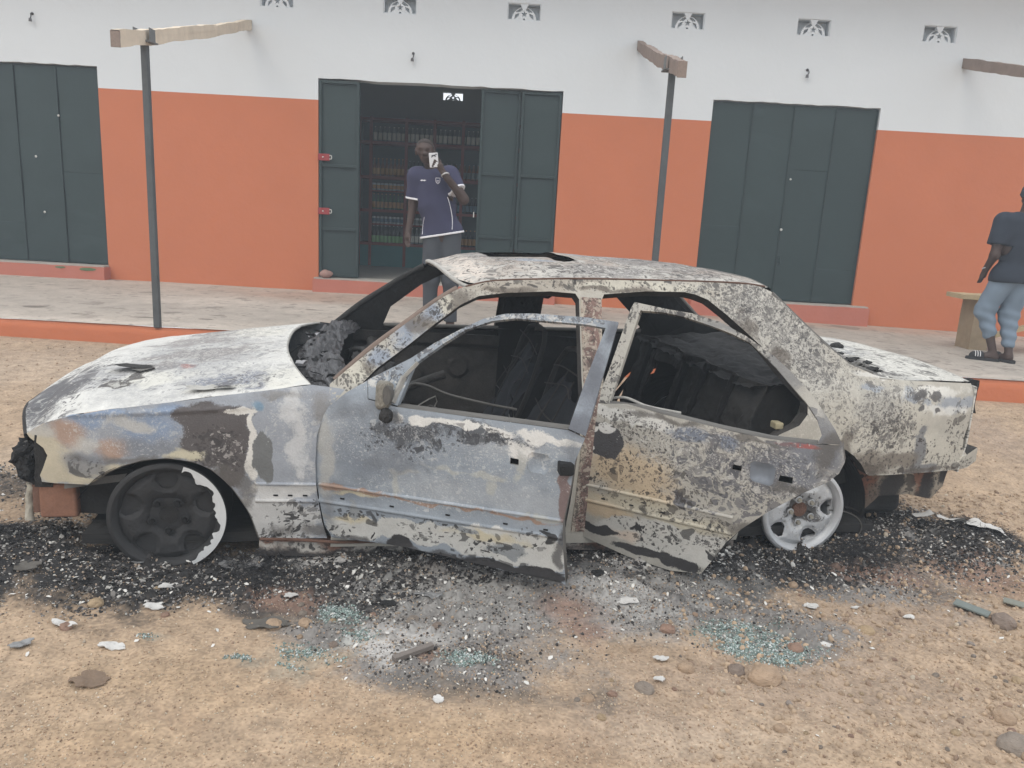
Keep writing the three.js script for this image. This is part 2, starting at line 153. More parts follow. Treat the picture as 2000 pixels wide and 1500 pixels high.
// ================================================================ ground
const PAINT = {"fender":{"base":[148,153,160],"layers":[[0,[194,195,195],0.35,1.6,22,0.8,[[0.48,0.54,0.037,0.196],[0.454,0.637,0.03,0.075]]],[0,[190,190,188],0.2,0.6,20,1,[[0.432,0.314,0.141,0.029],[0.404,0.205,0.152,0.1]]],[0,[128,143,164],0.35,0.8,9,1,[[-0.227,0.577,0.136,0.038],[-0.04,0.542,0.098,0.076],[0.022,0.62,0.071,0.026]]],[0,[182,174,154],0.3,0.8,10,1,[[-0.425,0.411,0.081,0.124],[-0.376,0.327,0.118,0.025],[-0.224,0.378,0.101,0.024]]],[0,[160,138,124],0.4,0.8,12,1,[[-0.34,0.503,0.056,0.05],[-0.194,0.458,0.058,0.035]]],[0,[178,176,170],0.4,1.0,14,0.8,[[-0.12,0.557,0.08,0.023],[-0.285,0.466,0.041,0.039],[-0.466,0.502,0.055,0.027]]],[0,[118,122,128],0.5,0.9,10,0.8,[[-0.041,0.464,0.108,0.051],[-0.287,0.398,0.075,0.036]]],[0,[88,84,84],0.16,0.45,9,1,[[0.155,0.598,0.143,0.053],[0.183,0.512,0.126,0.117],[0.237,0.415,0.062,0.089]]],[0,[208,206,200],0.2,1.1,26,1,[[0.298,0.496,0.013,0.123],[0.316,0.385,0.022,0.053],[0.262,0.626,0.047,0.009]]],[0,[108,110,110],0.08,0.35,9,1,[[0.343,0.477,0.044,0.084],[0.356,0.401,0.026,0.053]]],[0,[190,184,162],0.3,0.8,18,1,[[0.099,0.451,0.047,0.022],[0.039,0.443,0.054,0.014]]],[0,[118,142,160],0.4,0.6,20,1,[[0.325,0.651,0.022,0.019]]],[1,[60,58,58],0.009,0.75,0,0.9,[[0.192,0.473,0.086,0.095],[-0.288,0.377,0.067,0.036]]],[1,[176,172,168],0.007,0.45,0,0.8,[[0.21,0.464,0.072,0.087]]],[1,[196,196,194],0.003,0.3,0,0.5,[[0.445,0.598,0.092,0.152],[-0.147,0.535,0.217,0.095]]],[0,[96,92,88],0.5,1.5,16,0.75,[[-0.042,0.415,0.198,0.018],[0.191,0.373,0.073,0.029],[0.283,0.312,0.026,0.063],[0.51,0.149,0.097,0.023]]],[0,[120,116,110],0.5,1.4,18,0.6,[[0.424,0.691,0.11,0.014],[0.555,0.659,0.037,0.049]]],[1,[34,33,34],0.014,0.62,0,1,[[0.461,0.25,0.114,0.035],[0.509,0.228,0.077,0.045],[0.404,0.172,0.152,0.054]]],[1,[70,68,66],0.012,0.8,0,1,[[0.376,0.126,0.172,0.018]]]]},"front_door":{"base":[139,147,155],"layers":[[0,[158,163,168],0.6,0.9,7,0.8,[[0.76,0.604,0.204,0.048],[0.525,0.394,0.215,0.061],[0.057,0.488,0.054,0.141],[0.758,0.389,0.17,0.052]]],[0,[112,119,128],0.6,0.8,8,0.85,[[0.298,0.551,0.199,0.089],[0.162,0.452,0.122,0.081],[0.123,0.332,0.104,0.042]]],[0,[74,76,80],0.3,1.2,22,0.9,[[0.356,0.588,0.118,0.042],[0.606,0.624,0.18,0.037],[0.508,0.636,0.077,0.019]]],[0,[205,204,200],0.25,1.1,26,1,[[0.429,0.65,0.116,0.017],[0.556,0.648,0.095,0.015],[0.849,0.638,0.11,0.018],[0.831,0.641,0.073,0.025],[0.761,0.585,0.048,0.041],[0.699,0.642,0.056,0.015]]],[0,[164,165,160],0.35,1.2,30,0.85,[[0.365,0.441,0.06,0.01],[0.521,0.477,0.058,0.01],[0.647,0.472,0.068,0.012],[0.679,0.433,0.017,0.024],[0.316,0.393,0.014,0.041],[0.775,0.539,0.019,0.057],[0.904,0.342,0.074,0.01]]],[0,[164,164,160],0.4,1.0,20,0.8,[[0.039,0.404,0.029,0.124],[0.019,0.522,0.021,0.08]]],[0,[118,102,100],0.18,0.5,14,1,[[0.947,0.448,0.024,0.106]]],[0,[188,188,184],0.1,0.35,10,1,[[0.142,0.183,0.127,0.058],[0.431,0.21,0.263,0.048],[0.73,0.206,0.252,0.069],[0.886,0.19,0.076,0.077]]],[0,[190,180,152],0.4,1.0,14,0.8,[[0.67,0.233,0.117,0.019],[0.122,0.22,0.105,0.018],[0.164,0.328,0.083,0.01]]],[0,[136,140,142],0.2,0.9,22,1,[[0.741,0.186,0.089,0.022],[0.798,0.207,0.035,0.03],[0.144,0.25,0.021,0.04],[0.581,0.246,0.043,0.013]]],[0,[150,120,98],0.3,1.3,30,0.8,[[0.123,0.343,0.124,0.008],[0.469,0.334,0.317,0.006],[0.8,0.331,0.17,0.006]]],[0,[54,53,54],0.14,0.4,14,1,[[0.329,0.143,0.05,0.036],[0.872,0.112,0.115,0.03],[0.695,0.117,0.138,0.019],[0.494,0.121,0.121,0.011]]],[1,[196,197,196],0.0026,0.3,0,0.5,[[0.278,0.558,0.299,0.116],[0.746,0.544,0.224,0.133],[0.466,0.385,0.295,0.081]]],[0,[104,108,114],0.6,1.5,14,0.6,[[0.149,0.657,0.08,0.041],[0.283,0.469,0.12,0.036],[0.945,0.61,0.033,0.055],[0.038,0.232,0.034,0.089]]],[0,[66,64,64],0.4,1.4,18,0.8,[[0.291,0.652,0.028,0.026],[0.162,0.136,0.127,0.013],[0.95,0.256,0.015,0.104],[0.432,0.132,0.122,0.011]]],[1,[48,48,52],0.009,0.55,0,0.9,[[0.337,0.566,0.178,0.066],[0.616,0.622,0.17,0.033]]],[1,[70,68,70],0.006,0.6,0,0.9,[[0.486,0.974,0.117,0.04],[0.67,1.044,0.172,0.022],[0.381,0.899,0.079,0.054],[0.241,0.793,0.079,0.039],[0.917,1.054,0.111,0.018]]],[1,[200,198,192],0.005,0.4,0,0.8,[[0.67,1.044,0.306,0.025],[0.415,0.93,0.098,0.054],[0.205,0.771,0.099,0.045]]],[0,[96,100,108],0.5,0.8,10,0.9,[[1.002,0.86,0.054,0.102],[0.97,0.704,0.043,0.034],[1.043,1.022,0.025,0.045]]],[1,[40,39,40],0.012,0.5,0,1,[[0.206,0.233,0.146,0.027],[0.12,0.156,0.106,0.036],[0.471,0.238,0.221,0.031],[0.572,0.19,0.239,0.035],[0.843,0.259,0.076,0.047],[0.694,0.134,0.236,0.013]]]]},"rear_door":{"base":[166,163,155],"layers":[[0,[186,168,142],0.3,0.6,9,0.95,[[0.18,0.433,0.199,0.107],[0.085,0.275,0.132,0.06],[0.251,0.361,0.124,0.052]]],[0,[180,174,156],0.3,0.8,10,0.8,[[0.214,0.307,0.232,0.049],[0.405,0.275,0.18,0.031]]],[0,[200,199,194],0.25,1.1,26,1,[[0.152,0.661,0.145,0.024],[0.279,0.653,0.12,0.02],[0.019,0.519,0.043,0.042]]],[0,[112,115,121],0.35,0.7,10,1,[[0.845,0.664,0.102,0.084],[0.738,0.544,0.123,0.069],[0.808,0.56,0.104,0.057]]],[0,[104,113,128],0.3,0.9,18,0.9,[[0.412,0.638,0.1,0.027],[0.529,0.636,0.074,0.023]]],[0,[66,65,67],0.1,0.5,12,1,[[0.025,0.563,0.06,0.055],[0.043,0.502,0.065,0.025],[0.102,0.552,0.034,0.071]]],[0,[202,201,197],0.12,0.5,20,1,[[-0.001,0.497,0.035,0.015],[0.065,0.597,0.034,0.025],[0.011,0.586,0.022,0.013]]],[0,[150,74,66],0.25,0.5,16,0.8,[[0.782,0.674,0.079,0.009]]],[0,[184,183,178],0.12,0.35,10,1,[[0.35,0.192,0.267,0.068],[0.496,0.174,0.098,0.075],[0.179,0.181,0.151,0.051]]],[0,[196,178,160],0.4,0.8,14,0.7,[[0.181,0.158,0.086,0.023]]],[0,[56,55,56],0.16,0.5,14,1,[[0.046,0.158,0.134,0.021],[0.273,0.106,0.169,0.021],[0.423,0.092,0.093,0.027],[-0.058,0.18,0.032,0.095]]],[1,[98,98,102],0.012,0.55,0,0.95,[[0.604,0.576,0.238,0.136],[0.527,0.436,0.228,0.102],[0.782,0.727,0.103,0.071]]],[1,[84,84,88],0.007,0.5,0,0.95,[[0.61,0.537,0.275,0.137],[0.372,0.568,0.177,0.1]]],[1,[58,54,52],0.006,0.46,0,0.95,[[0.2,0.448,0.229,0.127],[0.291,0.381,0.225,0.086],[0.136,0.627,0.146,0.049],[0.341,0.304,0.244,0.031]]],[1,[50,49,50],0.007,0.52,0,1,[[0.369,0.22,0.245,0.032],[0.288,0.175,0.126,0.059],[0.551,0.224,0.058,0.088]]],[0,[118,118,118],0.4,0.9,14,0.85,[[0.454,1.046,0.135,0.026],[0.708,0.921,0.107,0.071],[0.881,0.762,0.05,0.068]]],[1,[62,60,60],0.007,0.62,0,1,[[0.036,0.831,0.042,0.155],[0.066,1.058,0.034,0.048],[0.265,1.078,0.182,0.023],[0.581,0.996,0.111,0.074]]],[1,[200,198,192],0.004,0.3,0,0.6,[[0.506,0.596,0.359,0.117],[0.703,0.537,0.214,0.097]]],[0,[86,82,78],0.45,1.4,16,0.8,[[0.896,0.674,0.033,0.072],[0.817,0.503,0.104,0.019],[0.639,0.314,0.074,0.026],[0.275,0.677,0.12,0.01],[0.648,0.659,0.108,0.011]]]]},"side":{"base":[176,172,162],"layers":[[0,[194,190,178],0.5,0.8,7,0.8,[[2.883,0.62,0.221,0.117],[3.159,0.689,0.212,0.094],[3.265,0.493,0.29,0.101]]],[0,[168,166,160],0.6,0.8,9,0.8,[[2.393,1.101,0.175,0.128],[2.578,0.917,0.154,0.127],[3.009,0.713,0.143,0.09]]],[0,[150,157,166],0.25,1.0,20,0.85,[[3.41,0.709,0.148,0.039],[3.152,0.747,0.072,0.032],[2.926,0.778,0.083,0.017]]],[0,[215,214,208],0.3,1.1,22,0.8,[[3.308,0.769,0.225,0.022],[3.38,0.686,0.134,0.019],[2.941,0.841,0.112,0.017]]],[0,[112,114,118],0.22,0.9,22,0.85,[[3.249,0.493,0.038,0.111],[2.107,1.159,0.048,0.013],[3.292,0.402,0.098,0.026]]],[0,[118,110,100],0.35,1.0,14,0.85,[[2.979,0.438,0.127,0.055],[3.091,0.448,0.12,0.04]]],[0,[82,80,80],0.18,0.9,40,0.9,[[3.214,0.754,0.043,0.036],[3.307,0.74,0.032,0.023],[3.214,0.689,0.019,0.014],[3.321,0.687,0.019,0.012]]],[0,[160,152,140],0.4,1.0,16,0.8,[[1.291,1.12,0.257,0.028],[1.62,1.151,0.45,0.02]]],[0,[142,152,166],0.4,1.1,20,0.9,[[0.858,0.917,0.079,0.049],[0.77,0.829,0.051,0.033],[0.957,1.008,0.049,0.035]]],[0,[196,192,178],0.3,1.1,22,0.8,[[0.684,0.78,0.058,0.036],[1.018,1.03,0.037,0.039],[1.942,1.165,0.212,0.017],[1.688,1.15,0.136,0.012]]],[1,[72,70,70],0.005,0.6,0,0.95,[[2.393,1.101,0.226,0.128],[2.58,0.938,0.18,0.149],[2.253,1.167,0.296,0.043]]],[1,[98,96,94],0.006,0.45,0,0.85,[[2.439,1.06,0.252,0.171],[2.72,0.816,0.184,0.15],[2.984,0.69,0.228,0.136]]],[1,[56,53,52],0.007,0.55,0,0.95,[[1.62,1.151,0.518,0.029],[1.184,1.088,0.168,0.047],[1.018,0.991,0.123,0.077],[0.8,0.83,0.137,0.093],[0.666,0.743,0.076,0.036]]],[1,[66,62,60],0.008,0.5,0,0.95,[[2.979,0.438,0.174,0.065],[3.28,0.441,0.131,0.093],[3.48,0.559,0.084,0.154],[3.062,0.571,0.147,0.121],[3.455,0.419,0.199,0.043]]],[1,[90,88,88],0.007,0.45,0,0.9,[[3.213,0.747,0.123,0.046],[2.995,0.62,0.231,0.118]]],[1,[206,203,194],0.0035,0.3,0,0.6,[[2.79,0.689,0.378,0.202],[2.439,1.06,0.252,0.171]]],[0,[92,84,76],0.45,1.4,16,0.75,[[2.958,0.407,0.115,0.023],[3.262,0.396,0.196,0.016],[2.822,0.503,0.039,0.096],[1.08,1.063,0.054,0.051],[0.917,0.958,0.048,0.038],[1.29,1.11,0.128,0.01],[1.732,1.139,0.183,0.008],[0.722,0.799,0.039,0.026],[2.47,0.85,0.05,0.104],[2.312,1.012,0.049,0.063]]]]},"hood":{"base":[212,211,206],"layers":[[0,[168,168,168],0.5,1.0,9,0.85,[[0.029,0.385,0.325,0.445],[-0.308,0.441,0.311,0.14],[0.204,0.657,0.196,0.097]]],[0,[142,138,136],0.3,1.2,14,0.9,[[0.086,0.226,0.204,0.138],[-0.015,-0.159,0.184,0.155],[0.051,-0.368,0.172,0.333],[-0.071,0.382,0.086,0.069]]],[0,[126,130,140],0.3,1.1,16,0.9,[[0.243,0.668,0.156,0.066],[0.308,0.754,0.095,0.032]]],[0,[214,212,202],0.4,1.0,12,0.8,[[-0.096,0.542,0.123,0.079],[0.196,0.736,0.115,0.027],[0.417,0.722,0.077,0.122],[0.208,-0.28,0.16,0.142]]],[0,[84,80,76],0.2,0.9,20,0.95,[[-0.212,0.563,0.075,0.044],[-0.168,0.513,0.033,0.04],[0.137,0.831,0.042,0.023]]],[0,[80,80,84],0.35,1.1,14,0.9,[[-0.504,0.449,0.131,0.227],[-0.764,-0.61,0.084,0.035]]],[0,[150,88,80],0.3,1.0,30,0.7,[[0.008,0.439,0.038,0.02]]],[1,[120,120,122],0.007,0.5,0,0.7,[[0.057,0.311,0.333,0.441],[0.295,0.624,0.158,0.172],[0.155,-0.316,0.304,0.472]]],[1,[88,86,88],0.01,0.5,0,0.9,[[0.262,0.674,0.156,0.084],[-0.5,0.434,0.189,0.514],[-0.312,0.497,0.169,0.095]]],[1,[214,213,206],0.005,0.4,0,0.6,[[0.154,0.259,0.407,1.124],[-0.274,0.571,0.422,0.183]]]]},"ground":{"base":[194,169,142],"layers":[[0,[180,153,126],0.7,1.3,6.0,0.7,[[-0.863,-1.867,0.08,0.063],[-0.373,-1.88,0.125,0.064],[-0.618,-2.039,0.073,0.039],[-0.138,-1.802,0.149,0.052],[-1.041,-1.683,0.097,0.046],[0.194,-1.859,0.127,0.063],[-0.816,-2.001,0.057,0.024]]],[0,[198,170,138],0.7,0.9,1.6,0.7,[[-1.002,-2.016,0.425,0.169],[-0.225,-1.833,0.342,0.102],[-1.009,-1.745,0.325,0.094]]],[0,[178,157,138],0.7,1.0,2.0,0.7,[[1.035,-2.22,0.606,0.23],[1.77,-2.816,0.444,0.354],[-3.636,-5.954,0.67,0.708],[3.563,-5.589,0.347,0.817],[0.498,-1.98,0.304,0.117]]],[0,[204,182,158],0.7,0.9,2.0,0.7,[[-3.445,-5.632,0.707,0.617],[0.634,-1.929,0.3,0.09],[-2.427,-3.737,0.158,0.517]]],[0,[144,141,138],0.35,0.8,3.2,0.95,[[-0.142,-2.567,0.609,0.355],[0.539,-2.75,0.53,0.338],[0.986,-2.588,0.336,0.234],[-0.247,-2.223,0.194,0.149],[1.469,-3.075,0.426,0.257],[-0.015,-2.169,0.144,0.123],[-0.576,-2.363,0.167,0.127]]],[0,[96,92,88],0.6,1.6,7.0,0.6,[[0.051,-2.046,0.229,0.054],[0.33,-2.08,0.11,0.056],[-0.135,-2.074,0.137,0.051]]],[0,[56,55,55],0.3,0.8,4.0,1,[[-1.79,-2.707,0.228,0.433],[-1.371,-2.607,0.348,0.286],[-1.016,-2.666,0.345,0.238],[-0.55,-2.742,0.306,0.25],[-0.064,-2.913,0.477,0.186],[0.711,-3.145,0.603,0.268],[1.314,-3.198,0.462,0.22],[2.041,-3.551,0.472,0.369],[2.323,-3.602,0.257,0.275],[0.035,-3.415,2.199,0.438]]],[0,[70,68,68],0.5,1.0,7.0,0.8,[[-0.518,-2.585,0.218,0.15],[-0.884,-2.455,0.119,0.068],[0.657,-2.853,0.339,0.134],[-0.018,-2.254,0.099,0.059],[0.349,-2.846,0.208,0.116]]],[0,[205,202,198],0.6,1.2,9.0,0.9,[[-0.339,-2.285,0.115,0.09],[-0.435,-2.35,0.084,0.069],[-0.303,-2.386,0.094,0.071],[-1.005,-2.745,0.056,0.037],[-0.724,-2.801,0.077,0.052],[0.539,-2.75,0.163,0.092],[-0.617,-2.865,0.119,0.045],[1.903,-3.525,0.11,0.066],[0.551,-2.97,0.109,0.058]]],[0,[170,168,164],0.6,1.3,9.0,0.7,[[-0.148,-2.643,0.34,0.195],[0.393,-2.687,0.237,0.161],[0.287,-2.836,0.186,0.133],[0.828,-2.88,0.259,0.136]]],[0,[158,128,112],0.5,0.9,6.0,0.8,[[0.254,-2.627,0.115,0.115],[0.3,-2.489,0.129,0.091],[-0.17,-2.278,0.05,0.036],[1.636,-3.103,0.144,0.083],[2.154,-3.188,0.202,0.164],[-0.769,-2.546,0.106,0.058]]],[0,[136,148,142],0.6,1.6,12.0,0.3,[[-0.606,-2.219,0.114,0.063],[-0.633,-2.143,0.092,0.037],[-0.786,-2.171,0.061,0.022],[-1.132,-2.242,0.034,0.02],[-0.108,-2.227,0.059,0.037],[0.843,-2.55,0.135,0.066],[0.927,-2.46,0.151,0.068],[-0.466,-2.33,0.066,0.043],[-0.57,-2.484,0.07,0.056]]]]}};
const sm = t => t * t * (3 - 2 * t);
function groundBase(x, z) { const a = .02 - .024 * (clamp(x, -6, 6) + 1.45), b = .055 - .0125 * clamp(x, -7, 7); const t = sm(clamp((-z - 4.2) / 2.2)); return a * (1 - t) + b * t; }
const BLK = PAINT.ground.layers.filter(L => L[1][0] < 60)[0], ASH = PAINT.ground.layers.filter(L => L[1][0] === 144)[0], TEAL = PAINT.ground.layers[PAINT.ground.layers.length - 1];
const GX0 = -5.2, GX1 = 5.4, GZ0 = -6.76, GZ1 = -1.35;
function groundY(x, z) {
  const e = sstep(0, .5, Math.min(x - GX0, GX1 - x, z - GZ0 - .0, GZ1 - z)); const rough = .6 + .8 * sstep(-.5, 2.5, x) ;
  let h = (fbm(x * 1.3 + 3, z * 1.3, 3) - .5) * .035 + (fbm(x * 6 + 3, z * 6, 3) - .5) * .026 * rough + (fbm(x * 19, z * 19 + 9, 2) - .5) * .013 * rough;
  // heaped ash round the wheels and under the sills
  const heap = (cx, cz, rx, rz, a) => a * Math.exp(-(((x - cx) / rx) ** 2 + ((z - cz) / rz) ** 2));
  h += heap(-.62, -2.80, .25, .12, .035) + heap(-.2, -2.86, .3, .11, .045) + heap(.25, -2.78, .28, .12, .04) + heap(.62, -3.0, .3, .12, .045) + heap(.95, -3.1, .2, .14, .04) + heap(1.75, -3.42, .2, .16, .05) + heap(-1.72, -2.62, .25, .16, .04) + heap(2.3, -3.5, .25, .2, .05) + heap(-2.05, -2.75, .2, .2, .04) + heap(-1.9, -2.7, .4, .3, .03) + heap(2.0, -3.6, .5, .4, .03) + heap(0, -3.5, 1.9, .6, .02);
  const bn = clamp(Math.max(maskAt(BLK[6], x, z), maskAt(ASH[6], x, z) - .2) * 1.4 + .2); if (bn > 0) h += bn * ((fbm(x * 16 + 40, z * 16, 3) - .45) * .038 + Math.max(0, fbm(x * 30, z * 30 + 7, 2) - .60) * .13);
  return groundBase(x, z) + h * e;
}
{
  const nx = 640, nz = 350, mp = paintMap(PAINT.ground, [GX0, GZ0, GX1, GZ1], 2048, 1200, .66, { grain: .42, gf: 170, warp: .05, wf: 5, bump: true, mid: .32 });
  mp.map.wrapS = mp.map.wrapT = mp.bumpMap.wrapS = mp.bumpMap.wrapT = THREE.ClampToEdgeWrapping;
  const g = grid(nx, nz, (a, b) => { const x = lerp(GX0, GX1, a), z = lerp(GZ1, GZ0, b); return [x, groundY(x, z), z, a, 1 - b]; });
  structure(mesh('ground', g, new THREE.MeshStandardMaterial({ map: mp.map, bumpMap: mp.bumpMap, bumpScale: .016, roughness: .97 })));
  const sand = tinted(188, 158, 126, .8, .22, 6); sand.side = THREE.FrontSide; const R = [];
  const quad = (x0, x1, z0, z1, n, m) => grid(n, m, (a, b) => { const x = lerp(x0, x1, a), z = lerp(z1, z0, b); return [x, groundBase(x, z), z, x * .5, z * .5]; });
  R.push(quad(-300, GX0, -300, 300, 1, 1), quad(GX1, 300, -300, 300, 1, 1), quad(GX0, GX1, GZ1, 300, 24, 1));
  // fine joins so the outer sheet meets the near one without a step
  const ring = []; ring.push(quad(GX0 - 2, GX0, GZ0, GZ1, 2, 30), quad(GX1, GX1 + 2, GZ0, GZ1, 2, 30)); R[0] = merged([quad(-300, GX0 - 2, -300, 300, 1, 40), quad(GX0 - 2, GX0, -300, GZ0, 1, 1), quad(GX0 - 2, GX0, GZ1, 300, 1, 1)]); R[1] = merged([quad(GX1 + 2, 300, -300, 300, 1, 40), quad(GX1, GX1 + 2, -300, GZ0, 1, 1), quad(GX1, GX1 + 2, GZ1, 300, 1, 1)]);
  structure(mesh('ground', merged([...R, ...ring]), sand));
}

// ================================================================ veranda pavement with its painted kerb
const KZ = -6.72, WZ = -10.3;
const verY = (x, z) => .268 - .016 * clamp(x, 0, 7);
const orange = tinted(200, 120, 84, .9, .05, 5, { bumpMap: PLASTER_B, bumpScale: .003 }), orange2 = tinted(190, 118, 100, .9, .07, 7, { bumpMap: PLASTER_B, bumpScale: .004 });
const white = tinted(212, 217, 220, 1.0, .03, 4, { bumpMap: PLASTER_B, bumpScale: .003 });
const cement = tinted(186, 176, 162, .66, .16, 7, { bumpMap: PLASTER_B, bumpScale: .005 });
{
  const v = group('pavement'); structure(v);
  const stain = PAINT_VER(); const m = new THREE.MeshStandardMaterial({ map: stain.map, bumpMap: stain.bumpMap, bumpScale: .004, roughness: .93 });
  mesh('slab', grid(90, 30, (a, b) => { const x = lerp(-9, 9, a), z = lerp(KZ, WZ, b); return [x, verY(x, z) + (fbm(x * 1.5, z * 1.5, 3) - .5) * .012 * sstep(0, .06, b), z, a, b]; }), m, v);
  const edge = x => (fbm(x * 2.2, 3, 4) - .5) * .022;
  mesh('kerb', metreUV(grid(180, 5, (a, b) => { const x = lerp(-9, 9, a), y1 = verY(x, KZ) - .004 + edge(x) * .5; const y0 = groundBase(x, KZ) - .06; const r = b > .8 ? (b - .8) * 5 : 0; return [x, lerp(y0, y1, Math.min(1, b / .9)), KZ + .012 + edge(x + 9) * .6 - r * .03, x, b * .3]; }).toNonIndexed()), orange, v);
}
function PAINT_VER() {
  const P = { base: [190, 180, 168], layers: [
    [0, [176, 168, 158], .6, 1, 1.2, .7, [[-4, -8, 2, .8], [0, -9, 2.4, 1], [4, -8, 2, 1.4]]],
    [0, [204, 194, 182], .5, 1.1, 2.2, .8, [[-4, -6.85, 3, .14], [1, -6.85, 4, .12], [-2, -10.1, 4, .2], [-3, -8.6, 1.6, .4]]],
    [0, [190, 158, 138], .6, 1, 2, .6, [[-2.6, -9.6, 1, .5], [4, -10, 2, .3]]],
    [0, [112, 104, 96], .22, .5, 6, .8, [[-4.72, -7.5, .14, .08], [-2.98, -7.3, .08, .03], [-2.95, -7.55, .09, .03], [-3.5, -7.2, .13, .03], [-2.2, -8.4, .06, .03]]],
    [1, [120, 112, 104], .05, .16, 0, .6, [[0, -8.5, 10, 2.2]]]] };
  return paintMap(P, [-9, KZ, 9, WZ], 2048, 512, .80, { grain: .16, gf: 60, warp: .05, wf: 4 });
}

// ================================================================ the shop building
const shop = group('shop_building'); tag(shop, 'long single-storey shop block, white above and orange below, with dark green metal doors', 'building');
const ORY = 2.676, DB = .45, DT = 2.935, WT = .22;
const doors = [[-7.60, -5.43], [-2.64, .45], [2.34, 4.45]];
const rectP = (x0, y0, x1, y1) => [[x0, y0], [x1, y0], [x1, y1], [x0, y1]];
const jag = (x0, x1, y, n, a) => Array.from({ length: n + 1 }, (_, i) => [lerp(x0, x1, i / n), y + (rnd() - .5) * a]);
{
  const ex = (pts, holes, d, z) => { const s = shapeOf(pts); for (const h of holes) s.holes.push(new THREE.Path(h.map(p => new THREE.Vector2(...p)))); return metreUV(new THREE.ExtrudeGeometry(s, { depth: d, bevelEnabled: false }).translate(0, 0, z), .5); };
  // lower wall with door notches
  const lo = [[-9, 0]]; for (const [a, b] of doors) lo.push([a, 0], [a, ORY], [b, ORY], [b, 0]); lo.push([9, 0], [9, ORY], [-9, ORY]);
  const lower = [[-9, 0], [9, 0], [9, ORY]]; for (const [a, b] of [...doors].reverse()) { lower.push([b, ORY], [b, DB - .02], [a, DB - .02], [a, ORY]); } lower.push([-9, ORY]);
  mesh('lower_wall', ex(lower, [], WT, WZ - WT), orange, shop);
  const vents = [-3.149, -1.629, -.095, 1.926, 3.48, 5.037].map(x => [x, 3.735]);
  const up = [[-9, ORY]]; for (const [a, b] of doors) up.push([a, ORY], ...jag(a, b, DT, 24, .012), [b, ORY]); up.push([9, ORY], [9, 4.75], [-9, 4.75]);
  mesh('upper_wall', ex(up, vents.map(([x, y]) => rectP(x - .205, y, x + .205, y + .195)), WT, WZ - WT), white, shop);
  // pierced star blocks in the wall
  const arc = (r, a0, a1, n, cx = 0, cy = 0) => Array.from({ length: n + 1 }, (_, i) => { const t = lerp(a0, a1, i / n); return [cx + r * Math.cos(t), cy + r * Math.sin(t)]; });
  const ventShape = () => {
    const holes = [], W = .2, Hh = .192, R1 = .152, R0 = .118;
    const lc = arc(R1, Math.PI * .98, Math.PI * .56, 8).filter(p => p[1] < Hh - .004 && p[1] > .006);
    holes.push([[-W + .006, .012], ...lc, [-.05, Hh - .006], [-W + .006, Hh - .006]]); holes.push(holes[0].map(p => [-p[0], p[1]]).reverse());
    const star = []; for (let i = 0; i < 10; i++) { const t = Math.PI / 2 + i * Math.PI / 5, r = i % 2 ? .017 : .042; star.push([r * Math.cos(t), .075 + r * Math.sin(t)]); } holes.push(star);
    const wedge = (a0, a1, r0, r1) => [...arc(r1, a0, a1, 5, 0, .02).filter(p => p[1] > .008), ...arc(r0, a1, a0, 3, 0, .06).filter(p => p[1] > .008)];
    holes.push(wedge(.62, 1.32, .062, R0 + .012), wedge(Math.PI - 1.32, Math.PI - .62, .062, R0 + .012)); holes.push(wedge(-.08, .42, .066, R0), wedge(Math.PI - .42, Math.PI + .08, .066, R0)); holes.push([[-.016, .006], [.016, .006], [.009, .024], [-.009, .024]]);
    const s = shapeOf(rectP(-W - .004, .001, W + .004, Hh + .002)); for (const h of holes) s.holes.push(new THREE.Path(h.map(p => new THREE.Vector2(...p)))); return new THREE.ExtrudeGeometry(s, { depth: .05, bevelEnabled: false });
  };
  const vg = metreUV(ventShape());
  for (const [x, y] of vents) { const b = mesh('vent_block', vg, white, shop); b.position.set(x, y + .001, WZ - .062); const k = mesh('vent_back', bx(.405, .19, .02), white, shop); k.position.set(x, y + .0975, WZ - .17); }
  // roof slab with overhang above the frame
  mesh('roof', bx(18.4, .12, 4.9, 0, 4.82, -11.9), cement, shop);
  // door steps
  const stepM = orange2, topM = tinted(196, 190, 180, .7, .12, 6, { bumpMap: PLASTER_B, bumpScale: .004 });
  for (const [a, b] of [[-7.7, -5.41], [-2.68, .50], [2.28, 4.62]]) { const y0 = verY(b, WZ) - .03, y1 = DB - .018, st = mesh('door_step', metreUV(lumpy(new THREE.BoxGeometry(b - a, y1 - y0, .24, 40, 4, 4).translate((a + b) / 2, (y0 + y1) / 2, WZ + .04), .006, 6, a)), stepM, shop); mesh('step_top', metreUV(lumpy(new THREE.BoxGeometry(b - a - .02, .016, .33, 40, 1, 4).translate((a + b) / 2, y1 + .008, WZ - .035), .004, 5, a + 3)), topM, st); }
  mesh('moss_patch', metreUV(lumpy(new THREE.CircleGeometry(1, 14).scale(.11, .02, 1).translate(-5.62, .40, WZ + .166), .006, 30, 2)), mat(col(96, 122, 84, .8)), shop);
  mesh('moss_patch', metreUV(lumpy(new THREE.CircleGeometry(1, 14).scale(.07, .013, 1).translate(-5.98, .408, WZ + .166), .006, 30, 5)), mat(col(100, 122, 88, .8)), shop);
  // inside of the middle shop
  const inM = tinted(170, 176, 176, .8, .06, 4), tealM = tinted(62, 128, 128, .8, .08, 5), floorM = tinted(150, 146, 138, .7, .12, 5);
  mesh('room_floor', metreUV(bx(4.4, .1, 3.5, -1.1, DB - .06, -12.28)), floorM, shop);
  const bw = rectP(-3.3, DB - .05, 1.1, 4.72); const bs = shapeOf(bw); bs.holes.push(new THREE.Path(rectP(-1.40, 3.17, -1.06, 3.30).map(p => new THREE.Vector2(...p))));
  mesh('room_wall', metreUV(new THREE.ExtrudeGeometry(bs, { depth: .15, bevelEnabled: false }).translate(0, 0, -13.62)), inM, shop);
